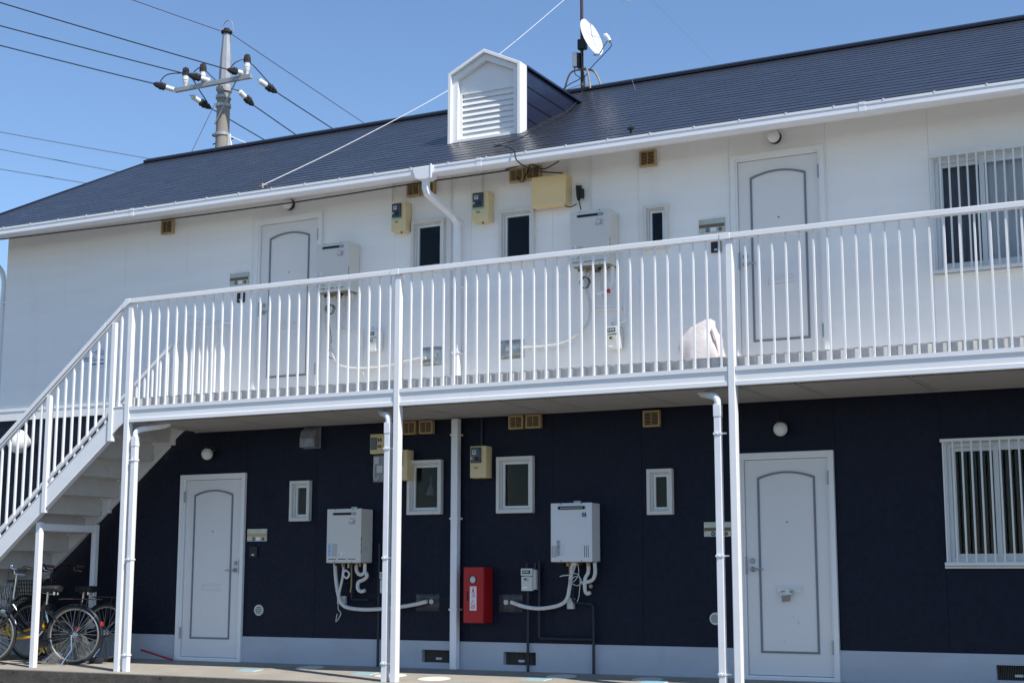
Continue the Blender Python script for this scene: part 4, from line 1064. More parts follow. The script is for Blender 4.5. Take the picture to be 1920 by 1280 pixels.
# flyer in the letter slot of the lower right door
t = thing('folded_flyer', 'folded flyer stuck in the lower right door letter slot', 'flyer', (1.60, 0, 0.76))
b = MB(); b.v = [(0.0,-0.012,0.06),(0.145,-0.012,0.075),(0.135,-0.045,0.028),(0.012,-0.05,0.012),(0.0,-0.008,0.06),(0.145,-0.008,0.075),(0.135,-0.041,0.028),(0.012,-0.046,0.012)]
b.f = [(0,1,2,3),(4,7,6,5),(0,3,7,4),(1,5,6,2),(2,6,7,3),(0,4,5,1)]; b.build('front_leaf', 'paper', t)
b = MB(); b.v = [(0.025,-0.040,0.03),(0.120,-0.040,0.03),(0.105,-0.05,-0.035),(0.035,-0.055,-0.045),(0.025,-0.036,0.03),(0.120,-0.036,0.03),(0.105,-0.046,-0.035),(0.035,-0.051,-0.045)]
b.f = [(0,1,2,3),(4,7,6,5),(0,3,7,4),(1,5,6,2),(2,6,7,3),(0,4,5,1)]; b.build('back_leaf', 'pole_concrete', t)
b = MB(); b.quad((0.10,-0.0225,0.065),(0.14,-0.0225,0.068),(0.135,-0.0395,0.040),(0.11,-0.0385,0.038)); b.build('green_print', 'paper_green', t)
b = MB(); b.quad((0.015,-0.0215,0.056),(0.055,-0.0205,0.060),(0.055,-0.028,0.050),(0.015,-0.029,0.046)); b.build('pink_print', 'ink_pink', t)

# ------------------------------------------------------------------ on the walkway floor
def lid(x, y, r, m, label, n=28):
    o = MB().lathe((0,0,0), (0,-FS,1), [(r,-0.006),(r,0.003),(r-0.008,0.005),(r-0.010,0.003),(r-0.016,0.003),(r-0.018,0.005),(0,0.005)], n).build('manhole_cover', m, None, smooth=True, loc=(x, y, fz(y)))
    tag(o, label, 'manhole cover')
    return o
lid(-1.68, -0.82, 0.165, 'lid_concrete', 'pale round cover in the sun right of the middle post')
lid(-2.26, -0.70, 0.165, 'lid_concrete', 'pale round cover partly behind the middle post')
lid(-3.53, -0.30, 0.15, 'lid_concrete', 'round cover in the shade left of the middle post')
lid(-0.54, -0.30, 0.15, 'lid_concrete', 'round cover in the shade below the white heater')
lid(0.37, -0.30, 0.15, 'lid_concrete', 'round cover in the shade near the right post')
for x, y, lb in ((-4.03,-0.70,'blue square cover in front of the left door'), (-2.62,-0.63,'blue square cover left of the middle post'), (-0.66,-0.60,'blue square cover in the sun below the gas meter'), (0.52,-0.52,'blue square cover near the right post')):
    t = thing('meter_cover', lb, 'cover', (x, y, fz(y)))
    t.rotation_euler = (math.atan(FS), 0, 0)
    MB().box(-0.12, 0.12, -0.085, 0.085, -0.01, 0.005).build('cover_frame', 'lid_concrete', t)
    MB().box(-0.112, 0.112, -0.078, 0.078, -0.01, 0.008).build('lid', 'lid_blue', t, bevel=0.002)
    for k in range(6):
        for j in range(4):
            pass
o = MB().tube([(-6.06,-0.10,0.105),(-5.56,-0.13,0.004)], 0.011, 8).build('red_rod', 'red_pole', None, smooth=True)
tag(o, 'thin red rod lying against the plinth left of the door', 'rod')

# plastic bag on the gallery
def crumple(cx, cy, z0, prof, n=26, seed=0, amp=0.03, sq=0.6):
    # prof: list of (z, half width x, half depth y, offset x)
    m = MB(); rows = []
    for z, a, b, ox in prof:
        row = []
        for j in range(n):
            t = 2*math.pi*j/n; c = math.cos(t); s = math.sin(t)
            x = math.copysign(abs(c)**sq, c)*a+ox; y = math.copysign(abs(s)**sq, s)*b
            d = noise.noise((x*9+seed, y*9, z*7))*amp + noise.noise((x*23+seed, y*23, z*19))*amp*0.5
            row.append((cx+x+c*d, cy+y+s*d, z0+z+d*0.4))
        rows.append(row)
    for r in rows: m.v += r
    for k in range(len(rows)-1):
        for j in range(n): m.f.append((k*n+j, k*n+(j+1) % n, (k+1)*n+(j+1) % n, (k+1)*n+j))
    m.f.append(tuple(range(n))[::-1]); m.f.append(tuple((len(rows)-1)*n+j for j in range(n)))
    return m
t = thing('plastic_bag', 'white and pink plastic bag standing upstairs beside the right post', 'bag', (1.03, -0.42, 2.912))
crumple(0, 0, 0, [(0.0,0.17,0.10,0.03),(0.03,0.21,0.12,0.02),(0.10,0.215,0.12,0.0),(0.20,0.205,0.11,-0.02),(0.28,0.20,0.09,-0.025),(0.34,0.17,0.07,-0.015),(0.40,0.12,0.05,0.02),(0.445,0.08,0.03,0.045),(0.47,0.03,0.012,0.055)], seed=3, amp=0.035).build('bag_body', 'bag_white', t, smooth=True)
for pts in ([(-0.205,-0.04,0.28),(-0.185,-0.085,0.15),(-0.150,-0.10,0.0)], [(-0.18,-0.045,0.32),(-0.07,-0.055,0.365),(0.02,-0.035,0.425)], [(0.115,-0.045,0.37),(0.165,-0.075,0.24),(0.205,-0.09,0.03)]):
    MB().tube(spl(pts), 0.009, 6).build('pink_stripe', 'bag_pink', t, smooth=True)

# ------------------------------------------------------------------ bicycles (local +x is the front)
def bicycle(label, loc, rz, R, frame_m, wb=1.12, grip='black', basket=True, basket_m='spoke', tyre='tyre_grey', rack=True, s=1.0, seat_h=0.83, bar_h=1.02, seat_x=0.30, bar_m='chrome', yellow_stay=False, steer=0.0):
    t = thing('bicycle', label, 'bicycle', loc, 'bicycles under the stair', rz)
    def wheel(x, nm):
        w = MB().tube([(x+R*0.965*math.cos(2*math.pi*k/36), 0, R+R*0.965*math.sin(2*math.pi*k/36)) for k in range(36)], R*0.052, 8, closed=True).build('wheel', tyre, t, smooth=True)
        MB().tube([(x+R*0.885*math.cos(2*math.pi*k/36), 0, R+R*0.885*math.sin(2*math.pi*k/36)) for k in range(36)], 0.0125, 6, closed=True).build('rim', 'rim', w, smooth=True)
        sp = MB(); N = 28
        for k in range(N):
            a = 2*math.pi*k/N; b = a + (0.9 if k % 4 < 2 else -0.9); sy = 0.028 if k % 2 else -0.028
            sp.tube([(x+0.022*math.cos(b), sy, R+0.022*math.sin(b)), (x+R*0.88*math.cos(a), 0, R+R*0.88*math.sin(a))], 0.0019, 4, cap=False)
        stuff(sp.build('spokes', 'spoke', w))
        MB().lathe((x,0,R), (0,1,0), [(0.012,-0.06),(0.012,-0.036),(0.03,-0.034),(0.03,-0.026),(0.018,-0.022),(0.018,0.022),(0.03,0.026),(0.03,0.034),(0.012,0.036),(0.012,0.06)], 14).build('hub', 'chrome', w, smooth=True)
        return w
    wheel(0, 'rear'); wheel(wb, 'front')
    bbx, bbz = 0.44*s, R-0.06
    hx, hz = wb-0.26*s, R+0.33*s
    sx_, sz_ = seat_x, seat_h
    f = MB()
    f.tube([(bbx,0,bbz),(sx_+0.03,0,sz_-0.16)], 0.017, 8)
    f.tube(spl([(hx+0.02,0,hz-0.10),(hx-0.14*s,0,hz-0.30*s),(bbx+0.10,0,bbz+0.08),(bbx,0,bbz)]), 0.018, 8)
    f.tube(spl([(hx,0,hz+0.02),(hx-0.18*s,0,hz-0.20*s),(bbx+0.10,0,bbz+0.20),(bbx-0.03,0,bbz+0.17)]), 0.014, 8)
    f.tube([(hx+0.035,0,hz-0.13),(hx-0.012,0,hz+0.07)], 0.021, 8)
    for sy in (-1, 1):
        f.tube([(bbx,sy*0.02,bbz),(0.12,sy*0.05,R-0.02),(0,sy*0.055,R)], 0.010, 6)
        f.tube([(sx_+0.06,sy*0.02,bbz+0.38*s),(0,sy*0.055,R)], 0.009, 6)
    f.build('frame', frame_m, t, smooth=True)
    fk = MB()
    for sy in (-1, 1):
        fk.tube(spl([(hx+0.035,sy*0.03,hz-0.14),(hx+0.10*s,sy*0.05,R+0.12),(wb,sy*0.052,R)]), [0.012]*6+[0.010]*6+[0.008], 6)
    fk.tube([(hx+0.035,-0.035,hz-0.135),(hx+0.035,0.035,hz-0.135)], 0.014, 6)
    fk.build('fork', frame_m, t, smooth=True)
    MB().tube([(bbx-0.085,0,bbz+0.40*s),(sx_,0,sz_-0.04)], 0.0125, 8).build('seat_post', 'chrome', t, smooth=True)
    # saddle
    sd = MB(); n = 14; prof = [(-0.13,0.075,0.052),(-0.11,0.105,0.062),(-0.04,0.105,0.064),(0.03,0.065,0.056),(0.09,0.036,0.050),(0.135,0.026,0.044),(0.15,0.012,0.034)]
    rows = []
    for x, hw, th in prof:
        rows.append([(sx_-0.02+x*s, hw*s*math.cos(2*math.pi*k/n), sz_-0.012+ (th*0.55 if math.sin(2*math.pi*k/n) > 0 else th*0.75)*math.sin(2*math.pi*k/n)) for k in range(n)])
    for r in rows: sd.v += r
    for k in range(len(rows)-1):
        for j in range(n): sd.f.append((k*n+j, k*n+(j+1) % n, (k+1)*n+(j+1) % n, (k+1)*n+j))
    sd.f.append(tuple(range(n))); sd.f.append(tuple((len(rows)-1)*n+j for j in range(n)))
    so_ = sd.build('saddle', 'vinyl', t, smooth=True)
    sp = MB()
    for sy in (-1, 1):
        sp.lathe((sx_-0.10*s, sy*0.045*s, sz_-0.085), (0,0,1), [(0.014,0),(0.014,0.045)], 8); sp.tube([(sx_-0.10*s,sy*0.045*s,sz_-0.08),(sx_+0.07*s,0.01*sy,sz_-0.06)], 0.004, 5)
    sp.build('saddle_springs', 'chrome', so_, smooth=True)
    # handlebar
    st_top = (hx-0.04, 0, bar_h-0.06)
    hb = MB(); hb.tube([(hx-0.012,0,hz+0.06),st_top], 0.0125, 8)
    def bar(sy): return spl([(st_top[0],0,st_top[2]),(st_top[0]+0.03,sy*0.06,st_top[2]+0.01),(st_top[0]+0.0,sy*0.17,bar_h+0.01),(st_top[0]-0.08*s,sy*0.25,bar_h),(st_top[0]-0.20*s,sy*0.265,bar_h-0.015)])
    for sy in (-1, 1): hb.tube(bar(sy), 0.011, 8)
    ho = hb.build('handlebar', bar_m, t, smooth=True)
    for sy in (-1, 1):
        e = Vector(bar(sy)[-1]); MB().tube([e+Vector((0.06,0,0.003)), e-Vector((0.05,0,0.004))], 0.017, 8).build('grip', grip, ho, smooth=True)
        MB().tube([e+Vector((0.10,0,-0.004)), e+Vector((0.09,-sy*0.01,-0.045)), e+Vector((-0.03,-sy*0.015,-0.055))], 0.006, 6).build('brake_lever', 'chrome', ho, smooth=True)
        MB().tube(spl([e+Vector((0.10,-sy*0.01,0.0)), e+Vector((0.22,-sy*0.12,0.03)), (hx+0.06,sy*0.03,hz+0.08), (hx+0.05,sy*0.03,hz-0.1)]), 0.003, 5).build('brake_cable', 'black', ho)
    MB().ball((st_top[0]-0.05, 0.22, bar_h+0.03), 0.022, 0.8, 12).build('bell', 'chrome', ho, smooth=True)
    # mudguards
    def guard(x, a0, a1, nm):
        m = MB(); N = 22; prev = None
        for k in range(N+1):
            a = math.radians(a0+(a1-a0)*k/N); r = R*1.045
            row = [(x+(r+dz)*math.cos(a), y, R+(r+dz)*math.sin(a)) for y, dz in ((-0.026,-0.012),(-0.014,0.004),(0.014,0.004),(0.026,-0.012))]
            if prev:
                for q in range(3): m.quad(prev[q], row[q], row[q+1], prev[q+1])
            prev = row
        return m.build('mudguard', frame_m if frame_m != 'bike_yellow' else 'bike_black', t, smooth=True)
    g1 = guard(0, 20, 205, 'r'); guard(wb, 35, 160, 'f')
    MB().box(-R*1.06-0.008+0.02, -R*1.06+0.012+0.02, -0.024, 0.024, R+0.10, R+0.15).build('rear_reflector', 'reflector', t, bevel=0.004)
    sty = MB()
    for sy in (-1, 1): sty.tube([(0,sy*0.06,R),(-R*0.82,sy*0.03,R+R*0.66)], 0.003, 5)
    sty.build('mudguard_stays', 'spoke', t)
    if rack:
        rk = MB(); zt = 2*R+0.045
        for sy in (-1, 1): rk.tube(spl([(0.20*s,sy*0.03,zt+0.02),(0.12,sy*0.055,zt+0.03),(-0.30,sy*0.055,zt+0.025)]), 0.005, 6); rk.tube([(-0.12,sy*0.056,zt+0.028),(0,sy*0.06,R)], 0.0045, 6)
        for xx in (-0.30,-0.18,-0.06,0.06): rk.tube([(xx,-0.055,zt+0.026),(xx,0.055,zt+0.026)], 0.0045, 6)
        rk.build('rear_rack', 'mast_brown', t, smooth=True)
    # crank, pedals, chain case
    MB().lathe((bbx,-0.05,bbz), (0,1,0), [(0.085,0),(0.085,0.006)], 22).build('chain_ring', 'chrome', t)
    cr = MB(); cr.tube([(bbx,-0.07,bbz),(bbx+0.10,-0.075,bbz-0.12)], 0.009, 6); cr.tube([(bbx,0.07,bbz),(bbx-0.10,0.075,bbz+0.12)], 0.009, 6); cr.tube([(bbx,-0.07,bbz),(bbx,0.07,bbz)], 0.014, 8)
    cr.build('crank', 'chrome', t, smooth=True)
    for sy, dx, dz in ((-1,0.10,-0.12),(1,-0.10,0.12)):
        MB().box(bbx+dx-0.045, bbx+dx+0.045, min(sy*0.085,sy*0.165), max(sy*0.085,sy*0.165), bbz+dz-0.012, bbz+dz+0.012).build('pedal', 'rubber', t, bevel=0.004)
    cc = MB(); cc.prism([(bbx+0.10,bbz),(bbx+0.06,bbz+0.085),(bbx-0.04,bbz+0.095),(0.0,R+0.045),(-0.05,R),(0.0,R-0.045),(bbx,bbz-0.09),(bbx+0.07,bbz-0.07)], -0.045, -0.040, 'y')
    cc.build('chain_case', 'bike_black' if frame_m != 'bike_yellow' else 'bike_yellow', t)
    ks = MB(); ks.tube([(0.0,0.07,R),(-0.02,0.10,R*0.5),(0.06,0.17,0.010)], 0.008, 6); ks.tube([(0.0,0.07,R),(0.02,0.06,R)], 0.008, 6); ks.build('kickstand', 'chrome', t, smooth=True)
    if basket:
        bx0, bx1, bz0, bz1 = hx+0.10, hx+0.40, hz-0.02, hz+0.26
        bk_ = MB(); r = 0.0028
        def ringp(z, e): return [(bx0-e*0.3,-0.15-e,z),(bx1+e,-0.15-e,z),(bx1+e,0.15+e,z),(bx0-e*0.3,0.15+e,z)]
        L = 7
        for k in range(L):
            q = ringp(bz0+(bz1-bz0)*k/(L-1), 0.05*k/(L-1)); bk_.tube(q+[q[0]], r*(2.0 if k == L-1 else 1), 5)
        a0, a1 = ringp(bz0, 0), ringp(bz1, 0.05)
        for i in range(4):
            A, B, A2, B2 = Vector(a0[i]), Vector(a0[(i+1) % 4]), Vector(a1[i]), Vector(a1[(i+1) % 4])
            for k in range(9): bk_.tube([A.lerp(B,k/9), A2.lerp(B2,k/9)], r, 4)
        for k in range(1, 8): bk_.tube([Vector(a0[0]).lerp(Vector(a0[3]),k/8), Vector(a0[1]).lerp(Vector(a0[2]),k/8)], r, 4)
        bk_.build('basket', basket_m, t)
        MB().lathe((hx+0.10,0,hz-0.06), (1,0,0), [(0.02,-0.04),(0.032,0.0),(0.034,0.02),(0.0,0.026)], 12).build('headlamp', 'chrome', t, smooth=True)
    return t
bicycle('black city bicycle nearest the camera, chrome handlebar, rusty rear rack', (-6.48,-0.75,fz(-0.75)), math.radians(198), 0.33, 'bike_black', wb=1.04, seat_x=0.345, seat_h=0.865, bar_h=1.075, basket=True)
bicycle('black bicycle behind with brown grips and dark wire basket', (-6.335,-0.40,fz(-0.40)), math.radians(183), 0.33, 'bike_black', wb=1.13, grip='grip_brown', basket_m='rubber', seat_x=0.34, seat_h=0.84, bar_h=1.10, bar_m='bike_black')
bicycle('small yellow bicycle with low saddle squeezed between the black ones', (-6.86,-0.58,fz(-0.58)), math.radians(184), 0.25, 'bike_yellow', wb=0.92, basket=False, rack=False, s=0.6, seat_h=0.64, bar_h=0.74, seat_x=0.23, bar_m='bike_black')

# tub and plastic rubbish
t = thing('plastic_tub', 'grey plastic tub standing behind the bicycles under the stair', 'tub', (-7.12,-0.24,fz(-0.24)))
MB().lathe((0,0,0), (0,0,1), [(0.155,0.0),(0.165,0.01),(0.195,0.32),(0.210,0.325),(0.210,0.345),(0.196,0.345),(0.186,0.33),(0.155,0.03),(0.0,0.02)], 28).build('tub_body', 'tub_grey', t, smooth=True)
t = thing('clear_plastic_sheet', 'crumpled clear plastic sheet heaped under the near bicycle wheel', 'plastic sheet', (-6.56,-0.62,fz(-0.62)))
crumple(0, 0, 0.0, [(0.0,0.19,0.10,0.0),(0.05,0.18,0.10,0.0),(0.13,0.15,0.08,0.02),(0.21,0.13,0.05,0.05),(0.28,0.10,0.03,0.08),(0.33,0.04,0.015,0.09)], n=30, seed=11, amp=0.15, sq=0.8).build('sheet_heap', 'clear_film', t, smooth=False)
crumple(-0.16, -0.22, 0.0, [(0.0,0.13,0.07,0.0),(0.04,0.12,0.07,0.0),(0.09,0.07,0.04,0.02),(0.12,0.03,0.015,0.02)], n=24, seed=31, amp=0.07, sq=0.8).build('sheet_fold', 'clear_film', t, smooth=False)
t = thing('bottle', 'grey bottle lying on the floor behind the near wheel', 'bottle', (-6.27,-0.58,fz(-0.58)+0.034))
MB().lathe((-0.11,0,0), (1,0,0.0), [(0.02,-0.004),(0.033,0.0),(0.034,0.15),(0.02,0.19),(0.014,0.2),(0.014,0.225)], 16).build('bottle_body', 'meter_glass', t, smooth=True)
MB().lathe((0.115,0,0), (1,0,0), [(0.017,0),(0.017,0.02)], 12).build('cap', 'black', t)

# ------------------------------------------------------------------ roof aerial
t = thing('satellite_aerial', 'brown mast with white satellite dish standing on the ridge', 'aerial', (-1.93, 3.27, 7.26))
MB().tube([(0,0,0.02),(0.0,0,1.5),(0.02,0,2.6)], 0.021, 10).build('mast', 'mast_brown', t, smooth=True)
n_ = Vector((0.93,-0.15,0.30)).normalized(); u_ = Vector((0,0,1)) - n_*n_.z; u_.normalize(); v_ = n_.cross(u_)
c_ = Vector((0.17,-0.06,0.655))
ds = MB(); NR, NA = 6, 36; dep = 0.06; RU, RV = 0.265, 0.235
def dpnt(r, a, o): return tuple(c_ + u_*(RU*r*math.sin(a)) + v_*(RV*r*math.cos(a)) + n_*(dep*r*r-dep+o))
for off in (0.0, -0.004):
    for i in range(NR):
        for j in range(NA):
            a0 = 2*math.pi*j/NA; a1 = 2*math.pi*(j+1)/NA
            q = [dpnt(i/NR,a0,off), dpnt((i+1)/NR,a0,off), dpnt((i+1)/NR,a1,off), dpnt(i/NR,a1,off)]
            ds.quad(*(q if i else q[1:]+q[:1])[:4]) if i else ds.quad(q[0], q[1], q[2])
for j in range(NA):
    a0 = 2*math.pi*j/NA; a1 = 2*math.pi*(j+1)/NA; ds.quad(dpnt(1,a0,0), dpnt(1,a1,0), dpnt(1,a1,-0.004), dpnt(1,a0,-0.004))
ds.build('dish', 'dish_white', t, smooth=True)
lo_ = c_ - u_*RU*0.95; ln = c_ + n_*0.22 - u_*0.17
MB().tube(spl([lo_-n_*0.05, lo_-u_*0.03+n_*0.03, lo_.lerp(ln,0.6)-u_*0.01, ln]), 0.009, 8).build('feed_arm', 'galvanised', t, smooth=True)
MB().tube([ln-u_*0.03+n_*0.01, ln+u_*0.03, ln+u_*0.075-n_*0.015, ln+u_*0.085-n_*0.04], [0.022,0.026,0.026,0.022], 10).build('feed_horn', 'dish_white', t, smooth=True)
MB().box(-0.045, 0.07, -0.05, 0.03, 0.52, 0.66).build('dish_mount', 'black', t, bevel=0.01)
MB().box(-0.13, -0.06, -0.04, 0.04, 0.30, 0.50).build('booster', 'dish_white', t, bevel=0.01)
MB().box(-0.06, -0.02, -0.03, 0.03, 0.28, 0.48).build('booster_clamp', 'black', t)
MB().tube(spl([ln-u_*0.04, ln-u_*0.11, (0.16,-0.03,0.26), (0.06,0,0.17), (0.0,-0.02,0.1)]), 0.006, 6).build('cable', 'black', t, smooth=True)
MB().tube(spl([(-0.10,-0.02,0.30),(-0.09,-0.02,0.2),(-0.02,-0.02,0.13),(-0.12,-0.10,0.05),(-0.2,-0.2,-0.05)]), 0.006, 6).build('cable', 'black', t, smooth=True)
top_ = Vector((0,0,0.25))
for dx, dy in ((-0.22,-0.10),(0.18,-0.14),(-0.06,0.22),(0.26,0.06)):
    gz = (-RM*abs(dy)) + 0.0
    MB().tube(spl([top_, top_+Vector((dx*0.42,dy*0.42,-0.01)), (dx*0.72,dy*0.72,0.17), (dx,dy,gz)]), 0.0125, 8).build('leg', 'rusty', t, smooth=True)
MB().tube([(-0.22,-0.10,-0.03),(0.05,-0.12,0.01),(0.18,-0.14,-0.03)], 0.005, 6).build('tie_rod', 'rusty', t)
yg = MB(); yg.tube([(0.55,-0.10,1.155),(0.70,-0.12,1.10),(0.1,0,1.32)], 0.008, 6)
ye = MB(); ye.tube([(0.0,0.0,1.42),(0.64,-0.10,1.06)], 0.008, 6)
for k in range(4):
    q = Vector((0.0,0.0,1.42)).lerp(Vector((0.64,-0.10,1.06)), 0.55+0.15*k); ye.tube([q-Vector((0.06,0.12,0)), q+Vector((0.06,0.12,0))], 0.005, 5)
ye.build('aerial_boom', 'galvanised', t)
for a, b in (((-0.01,0,2.2),(-0.9,-1.4,-0.70)), ((0.01,0,2.2),(1.3,-1.3,-0.62)), ((0.01,0.0,2.2),(2.0,0.4,-0.18))):
    MB().tube([a, b], 0.0016, 4).build('guy_wire', 'wire_steel', t)

# roof edge cable clip and cables
t = thing('roof_clip', 'small metal cable clip standing on the right roof edge', 'clip', (0.364,-0.54,5.30))
MB().lathe((0,0,0), (0,0,1), [(0.012,0),(0.012,0.03),(0.008,0.04),(0.006,0.09)], 8).build('clip_post', 'rubber', t); MB().box(-0.03,0.03,-0.02,0.02,0.035,0.055).build('clip_plate', 'rubber', t)
t = thing('roof_clip', 'small clip at the left eave where the pale wire ends', 'clip', (-4.19,-0.50,5.32))
MB().lathe((0,0,-0.02), (0,0,1), [(0.012,0),(0.012,0.04),(0.006,0.06)], 8).build('clip_post', 'galvanised', t); MB().tube([(-0.05,0,0.01),(0.05,0.02,0.015)], 0.008, 6).build('clip_bar', 'rusty', t)
def wire(name, label, pts, r, m, n=6, sub=8, cat='cable', group=None):
    o = MB().tube(spl(pts, sub), r, n).build(name, m, None, smooth=True)
    return tag(o, label, cat, group)
def sagline(a, b, sag, n=14):
    a = Vector(a); b = Vector(b)
    return [a.lerp(b, k/n) - Vector((0,0,4*sag*(k/n)*(1-k/n))) for k in range(n+1)]
wire('roof_cable', 'black cable running down the roof from the dish and over the gutter', [(-1.75,2.9,7.08),(-1.28,1.5,6.36),(-1.22,0.5,5.85),(-1.18,0.05,5.62),(-1.33,-0.25,5.47),(-1.17,-0.38,5.42),(-1.02,-0.53,5.34),(-0.90,-0.625,5.26),(-0.86,-0.63,5.15),(-0.75,-0.45,5.08),(-0.60,-0.10,5.12)], 0.007, 'black')
wire('wall_cable', 'black cable looping between the two vents beside the cream cabinet', [(-1.0,-0.07,5.27),(-1.06,-0.075,5.14),(-1.10,-0.075,5.09),(-1.15,-0.075,5.16)], 0.006, 'black')
wire('wall_cable', 'black cable curving up under the eave right of the vent pair', [(-1.30,-0.06,5.26),(-1.0,-0.075,5.275),(-0.85,-0.08,5.20),(-0.70,-0.12,5.22),(-0.55,-0.3,5.19)], 0.007, 'black')

# ------------------------------------------------------------------ utility pole and overhead wires
PY = 10.0
t = thing('utility_pole', 'concrete utility pole with crossarm and insulators behind the roof', 'utility pole', (-13.29, PY, -0.45))
Zp = lambda z: z+0.45
MB().tube([(-0.03,0,0),(0.0,0,Zp(11.0))], [0.21,0.135], 20).build('pole', 'pole_concrete', t, smooth=True)
MB().lathe((0.02,0,Zp(10.95)), (0,0,1), [(0.155,0),(0.150,0.10),(0.138,0.12),(0.115,0.75),(0.075,1.32),(0.072,1.33)], 8).build('steel_top', 'galvanised', t)
MB().lathe((0.02,0,Zp(12.22)), (0,0,1), [(0.10,0),(0.12,0.02),(0.12,0.06),(0.07,0.075),(0.06,0.12)], 12).build('pole_cap', 'rubber', t)
MB().tube(spl([(-0.10,0,Zp(12.26)),(-0.08,0,Zp(12.42)),(0.04,0,Zp(12.52)),(0.16,0,Zp(12.44)),(0.19,0,Zp(12.22))]), 0.009, 6).build('jumper_wire', 'galvanised', t, smooth=True)
MB().box(-1.13, 0.87, -0.25, -0.17, Zp(11.055), Zp(11.145)).build('crossarm', 'galvanised', t, bevel=0.004)
MB().tube([(0.48,-0.20,Zp(11.08)),(-0.08,-0.17,Zp(10.22))], 0.018, 8).build('arm_brace', 'galvanised', t)
for z in (10.80, 10.62, 10.0, 10.98):
    MB().lathe((-0.005,0,Zp(z)), (0,0,1), [(0.163,0),(0.163,0.06)], 20).build('pole_band', 'galvanised', t)
for z, x in ((10.02, -0.20),):
    MB().box(-0.24, -0.14, -0.05, 0.05, Zp(z), Zp(z)+0.05).build('band_bolt', 'rusty', t)
MB().tube([(-0.25,0,Zp(9.86)),(0.28,0.02,Zp(9.92))], 0.014, 6).build('step_bolt', 'rubber', t)
bk_ = MB(); bk_.prism([(0.15,Zp(9.72)),(0.18,Zp(9.70)),(0.70,Zp(9.68)),(0.70,Zp(9.70)),(0.25,Zp(9.76)),(0.20,Zp(10.02)),(0.15,Zp(10.02))], -0.02, 0.02, 'y'); bk_.build('side_bracket', 'dish_white', t)
MB().tube([(0.20,0,Zp(9.97)),(0.70,0,Zp(9.73))], 0.012, 6).build('bracket_stay', 'dish_white', t)
MB().lathe((0.72,0,Zp(9.58)), (0,0,1), [(0.02,0),(0.02,0.04),(0.045,0.05),(0.045,0.12),(0.03,0.15)], 10).build('bracket_insulator', 'porcelain', t, smooth=True)
def strain(a, b, far):
    # insulator from a (arm end) to b (wire end): hook, white sheds, black cover
    a = Vector(a); b = Vector(b); d = (b-a); L = d.length; u = d/L
    MB().tube([a, a+u*0.10*L/0.6], 0.012, 6).build('hook', 'galvanised', t)
    prof = [(0.02,0.08)]
    for k in range(5): prof += [(0.072,0.10+0.055*k),(0.072,0.125+0.055*k),(0.058,0.13+0.055*k),(0.058,0.152+0.055*k)]
    prof += [(0.04,0.38)]
    sc = L/0.78; q_ = 0.80
    MB().lathe(a, u, [(r*q_, h*sc) for r, h in prof], 14).build('insulator', 'porcelain', t, smooth=True)
    MB().lathe(a, u, [(0.045,0.375*sc),(0.085,0.42*sc),(0.075,0.50*sc),(0.092,0.53*sc),(0.060,0.64*sc),(0.066,0.67*sc),(0.022,0.80*sc)], 7).build('insulator_cover', 'rubber', t)
def pin(x, y, z):
    MB().lathe((x,y,z), (0,0,1), [(0.03,-0.10),(0.045,0.0),(0.062,0.03),(0.062,0.075),(0.07,0.08),(0.07,0.105),(0.06,0.11),(0.06,0.20),(0.05,0.21)], 12).build('pin_insulator', 'porcelain', t, smooth=True)
    MB().lathe((x,y,z), (0,0,1), [(0.075,0.18),(0.075,0.26),(0.06,0.34),(0.03,0.36)], 8).build('pin_cover', 'rubber', t)
OX, OZ = -13.29, 0.45
def loc(x, y, z): return (x-OX, y-PY, z+OZ)
for x, z in ((-14.16,11.15), (-13.70,11.16), (-12.55,11.17)): pin(*loc(x, 9.80, z+0.06))
for a, b in (((-14.44,9.86,11.12),(-14.72,9.6,11.21)), ((-13.50,9.88,11.18),(-13.79,9.6,11.26)), ((-12.60,9.86,11.19),(-12.79,9.6,11.22))):
    b2 = Vector(a) + (Vector(b)-Vector(a))*1.25
    strain(loc(*a), loc(*b2), 0)
for a, b in (((-14.12,9.90,10.99),(-13.96,10.4,10.82)), ((-12.93,10.0,10.95),(-12.83,10.4,10.72)), ((-12.36,9.90,11.06),(-12.24,10.4,10.91))):
    strain(loc(*a), loc(*b), 1)
for pts in ([(-14.68,9.6,11.28),(-14.55,9.65,11.42),(-14.30,9.75,11.45),(-14.1,9.85,11.40),(-14.0,10.1,11.1),(-13.97,10.3,10.92)], [(-12.80,9.6,11.30),(-12.72,9.65,11.40),(-12.6,9.78,11.48),(-12.45,9.9,11.35),(-12.27,10.3,11.0)], [(-13.78,9.6,11.34),(-13.72,9.7,11.46),(-13.66,9.8,11.44),(-13.3,9.9,11.1),(-12.95,10.2,10.95),(-12.85,10.35,10.80)]):
    MB().tube(spl([loc(*p) for p in pts]), 0.012, 6).build('jumper_wire', 'wire_black', t, smooth=True)
MB().tube([loc(-13.40,9.86,10.69), loc(-13.95,9.6,9.30), loc(-15.2,9.0,6.2)], 0.006, 5).build('guy_wire', 'wire_brown', t)

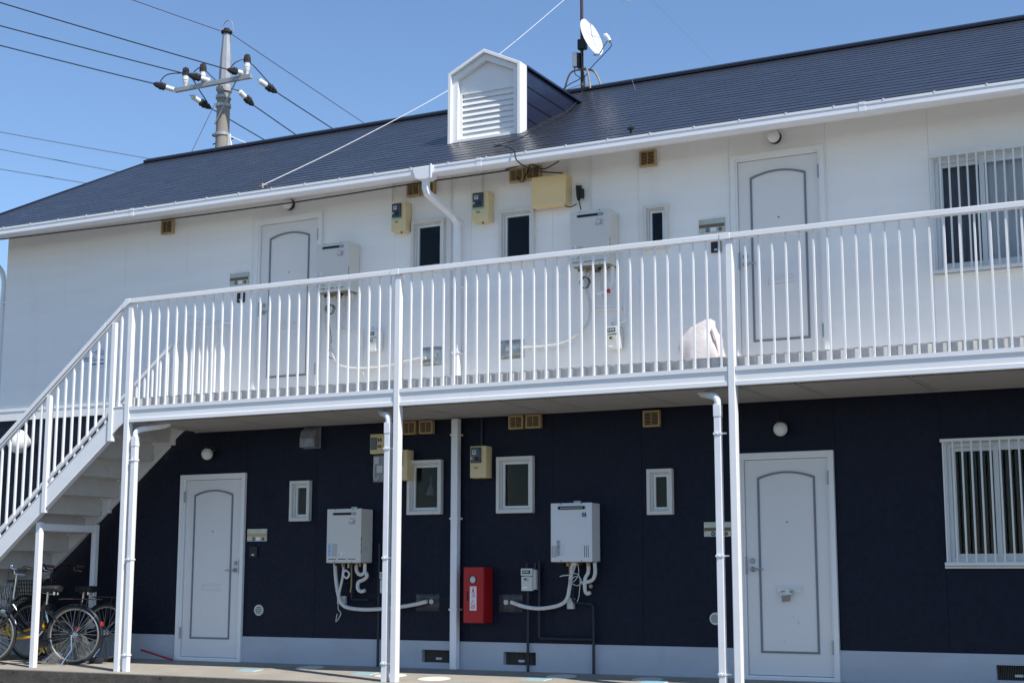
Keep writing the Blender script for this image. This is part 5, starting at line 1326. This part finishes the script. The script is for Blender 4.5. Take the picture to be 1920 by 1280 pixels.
def span(label, a, b, r, m, sag=0.0):
    # a lies on the visible stretch, b sets the direction; the span runs on well past b
    a = Vector(a); b = Vector(b); c = a + (b-a)*2.2
    o = MB().tube([a.lerp(c, k/24) - Vector((0,0,4*sag*(k/24)*(1-k/24))) for k in range(25)], r, 6).build('overhead_wire', m, None, smooth=True)
    tag(o, label, 'wire', 'overhead wires')
span('lowest of the three black wires left of the pole crossarm', (-14.78,9.55,11.23), (-17.24,3.72,11.5), 0.013, 'wire_black', 0.10)
span('middle of the three black wires left of the pole crossarm', (-13.85,9.55,11.28), (-16.6,3.2,11.6), 0.013, 'wire_black', 0.10)
span('upper of the three black wires left of the pole, reaching its right insulator', (-12.84,9.55,11.23), (-15.53,2.36,11.6), 0.013, 'wire_black', 0.10)
span('thin brown top wire running left from the pole tip', (-13.41,9.95,12.30), (-14.96,4.09,12.5), 0.009, 'wire_brown', 0.05)
span('black wire leaving the left underarm insulator, passing behind the pole', (-13.96,10.4,10.82), (-14.32,15.42,10.6), 0.013, 'wire_black', 0.05)
span('black wire leaving the middle underarm insulator down to the roof', (-12.83,10.4,10.72), (-14.16,18.64,10.5), 0.013, 'wire_black', 0.05)
span('black wire leaving the right underarm insulator down to the roof', (-12.24,10.4,10.91), (-13.54,21.55,10.7), 0.013, 'wire_black', 0.05)
span('thin brown top wire running right from the pole tip', (-13.12,10.0,12.18), (-15.26,26.05,12.2), 0.009, 'wire_brown', 0.10)
for lb, a, b in (('uppermost of the three thin wires at the left above the roof', (-20.86,8.0,11.11), (-15.16,14.0,10.32)), ('middle of the three thin wires at the left above the roof', (-20.83,8.0,10.74), (-15.94,14.0,10.04)), ('lowest of the three thin wires at the left, nearest the roof edge', (-20.78,8.0,10.22), (-16.74,14.0,9.91))):
    a = Vector(a); b = Vector(b); d = b-a
    o = MB().tube(sagline(a-d*0.5, b+d*0.3, 0.06), 0.011, 6).build('overhead_wire', 'wire_steel', None, smooth=True)
    tag(o, lb, 'wire', 'overhead wires')
o = MB().tube(spl([(-4.19,-0.50,5.335),(-3.927,0.9,6.174),(-3.744,2.9,7.398),(-3.776,4.4,8.387),(-3.966,7.0,10.184),(-4.282,11.0,12.997),(-4.9,18.0,18.2)]), 0.0045, 6).build('overhead_wire', 'wire_pale', None, smooth=True)
tag(o, 'pale wire rising behind the dormer from the left eave clip', 'wire', 'overhead wires')
o = MB().tube(spl([(-17.0,-3.0,4.6),(-10.593,-1.0,5.019),(-8.442,-0.34,5.184),(-5.835,-0.32,5.149),(-3.843,-0.28,5.153),(-2.472,-0.2,5.198),(-1.705,-0.13,5.221),(-1.238,-0.09,5.236)]), 0.008, 6).build('service_cable', 'wire_black', None, smooth=True)
tag(o, 'black service cable stretched along the wall just under the eave', 'cable')
